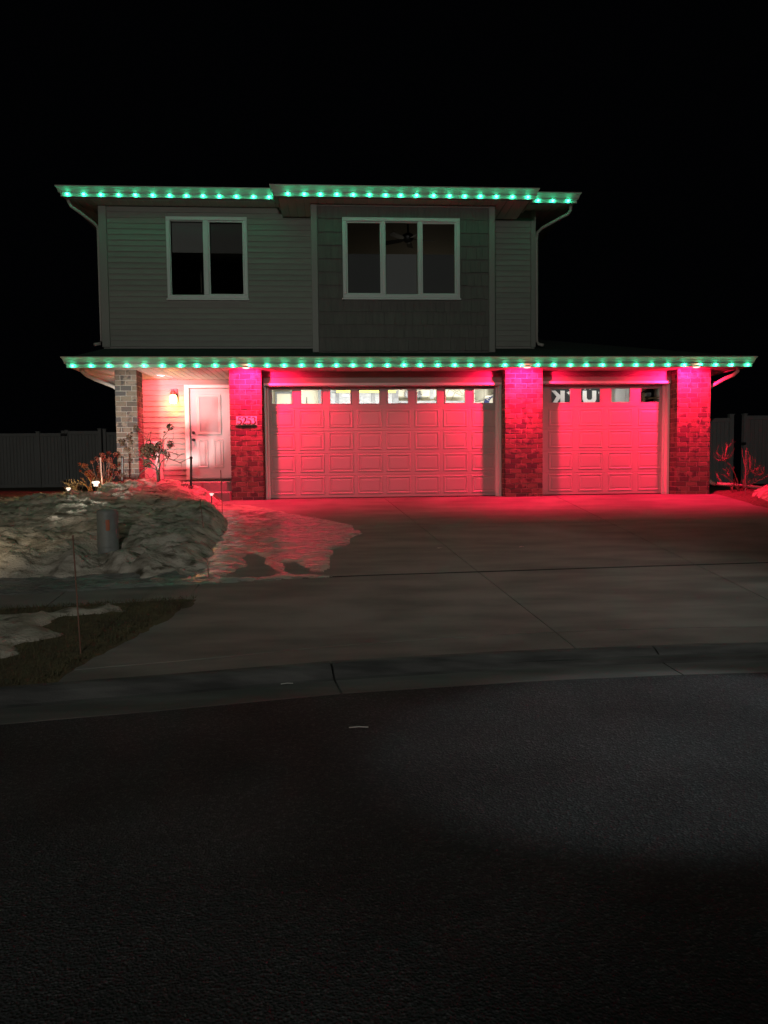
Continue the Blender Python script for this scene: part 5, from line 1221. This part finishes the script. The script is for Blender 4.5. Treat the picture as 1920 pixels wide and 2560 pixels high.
# bare tree far behind the roof
rr = random.Random(9)
tx, ty = 10.6, 17.0
t = thing('bare_tree', (tx, ty, 0.1), 'bare leafless tree in the dark behind the right roof', 'tree')
part('trunk', MB().tube([(tx, ty, 0), (tx + 0.1, ty, 1.6), (tx + 0.05, ty, 3.2)], (0.16, 0.13, 0.10), 8), M_BARK, t, smooth=True)
mb = MB()
def grow(p0, d, l, r_, lev):
    p1 = p0 + d * l; m_ = p0.lerp(p1, 0.5) + Vector((rr.uniform(-.1, .1), rr.uniform(-.1, .1), rr.uniform(-.05, .1))) * l
    mb.tube([p0, m_, p1], (r_, r_ * 0.8, r_ * 0.6), 5, cap=False)
    if lev > 0:
        for _ in range(3): grow(m_.lerp(p1, rr.random()), (d + Vector((rr.uniform(-.7, .7), rr.uniform(-.7, .7), rr.uniform(-.1, .6)))).normalized(), l * rr.uniform(.55, .8), r_ * 0.55, lev - 1)
for _ in range(6): grow(Vector((tx + 0.05, ty, rr.uniform(2.2, 3.2))), Vector((rr.uniform(-.7, .7), rr.uniform(-.7, .7), 1)).normalized(), 1.3, 0.05, 3)
part('crown', mb, M_BARK, t)

# small litter
def leaf(x, y, z, s_, m_, label, nm='fallen_leaf', seed=1):
    rr = random.Random(seed); t = MB(); pts = []
    for k in range(9):
        an = 2 * math.pi * k / 9; r_ = s_ * (1 if k % 2 else 0.6) * rr.uniform(.8, 1.1); pts.append((x + r_ * math.cos(an), y + 0.8 * r_ * math.sin(an), z + rr.uniform(0.003, 0.018)))
    t.add(pts + [(px, py, pz - 0.002) for px, py, pz in pts], [tuple(range(9)), tuple(range(9, 18))[::-1]] + [(i, 9 + i, 9 + (i + 1) % 9, (i + 1) % 9) for i in range(9)])
    solo(nm, t, m_, label, 'leaf', group='scraps on the driveway', base=(x, y, z))
leaf(1.352, -4.758, lane(-4.758) + 0.004, 0.055, mat('pale_scrap', (0.42, 0.40, 0.34), 0.8), 'pale flattened leaf on the driveway by the middle joint')
leaf(2.471, -4.778, lane(-4.778) + 0.004, 0.045, mat('pink_scrap', (0.62, 0.40, 0.38), 0.7), 'small pinkish leaf on the driveway right of the middle joint', seed=2)
def straw(x, y, z, l, an, label):
    d = Vector((math.cos(an), math.sin(an), 0)) * l / 2; c = Vector((x, y, z))
    solo('straw', MB().tube([c - d, c + Vector((0, 0, 0.004)), c + d], 0.0035, 5), mat('white_straw', (0.55, 0.54, 0.5), 0.5), label, 'straw', group='straws by the kerb', base=(x, y, z))
straw(0.102, -9.93, STREET_Z + 0.006, 0.12, -0.03, 'white straw lying on the dark street')
straw(-0.405, -9.02, STREET_Z + 0.022, 0.09, 0.12, 'white straw lying in the gutter by the kerb')

# ---------------------------------------------------------------- street lamps behind the photographer
def street_lamp(x, y, h, tgt, watt, angle, blend, label, col):
    dy = -0.6 if y < -15 else 1.1
    t = thing('street_lamp', (x, y, STREET_Z), label, 'street lamp', 'street lamps')
    bx = x + (0.9 if x > 0 else -0.9)
    part('pole', MB().tube([(bx, y + dy, STREET_Z - 0.2), (bx, y + dy, STREET_Z + 2), (bx, y + dy, h + 0.35)], (0.085, 0.075, 0.055), 12), M_BLACK, t, smooth=True)
    part('arm', MB().tube([(bx, y + dy, h + 0.25), (x * 0.5 + bx * 0.5, y + dy / 2, h + 0.36), (x, y, h + 0.30)], 0.035, 8), M_BLACK, t, smooth=True)
    part('lamp_head', MB().bbox(x - 0.14, x + 0.14, y - 0.25, y + 0.25, h + 0.16, h + 0.29, 0.02), M_BLACK, t)
    lamp('street_or_fill_light', 'SPOT', (x, y, h + 0.10), col, watt, t, tgt, angle, blend, 0.12, (x, y, STREET_Z))
street_lamp(-3.0, -26.0, 6.0, (-0.9, 0.0, 3.6), STREET_W, 55.0, 0.55, 'tall black street lamp across the street to the left', (0.98, 0.98, 0.92))
street_lamp(7.33, -9.13, 3.6, (2.35, -10.15, STREET_Z), STREET2_W, 22, 0.3, 'black lamp post on the verge right of the driveway', (0.86, 0.97, 1.0))
rl = bpy.data.objects['street_lamp.001']
lamp('street_or_fill_light', 'SPOT', (7.33, -9.13, 3.68), (0.97, 1.0, 0.95), 330.0, rl, (1.6, -6.0, -0.7), 60, 1.0, 0.15, BASE[rl.name])  # added fill spot on the same post, to neutralise the reddish driveway
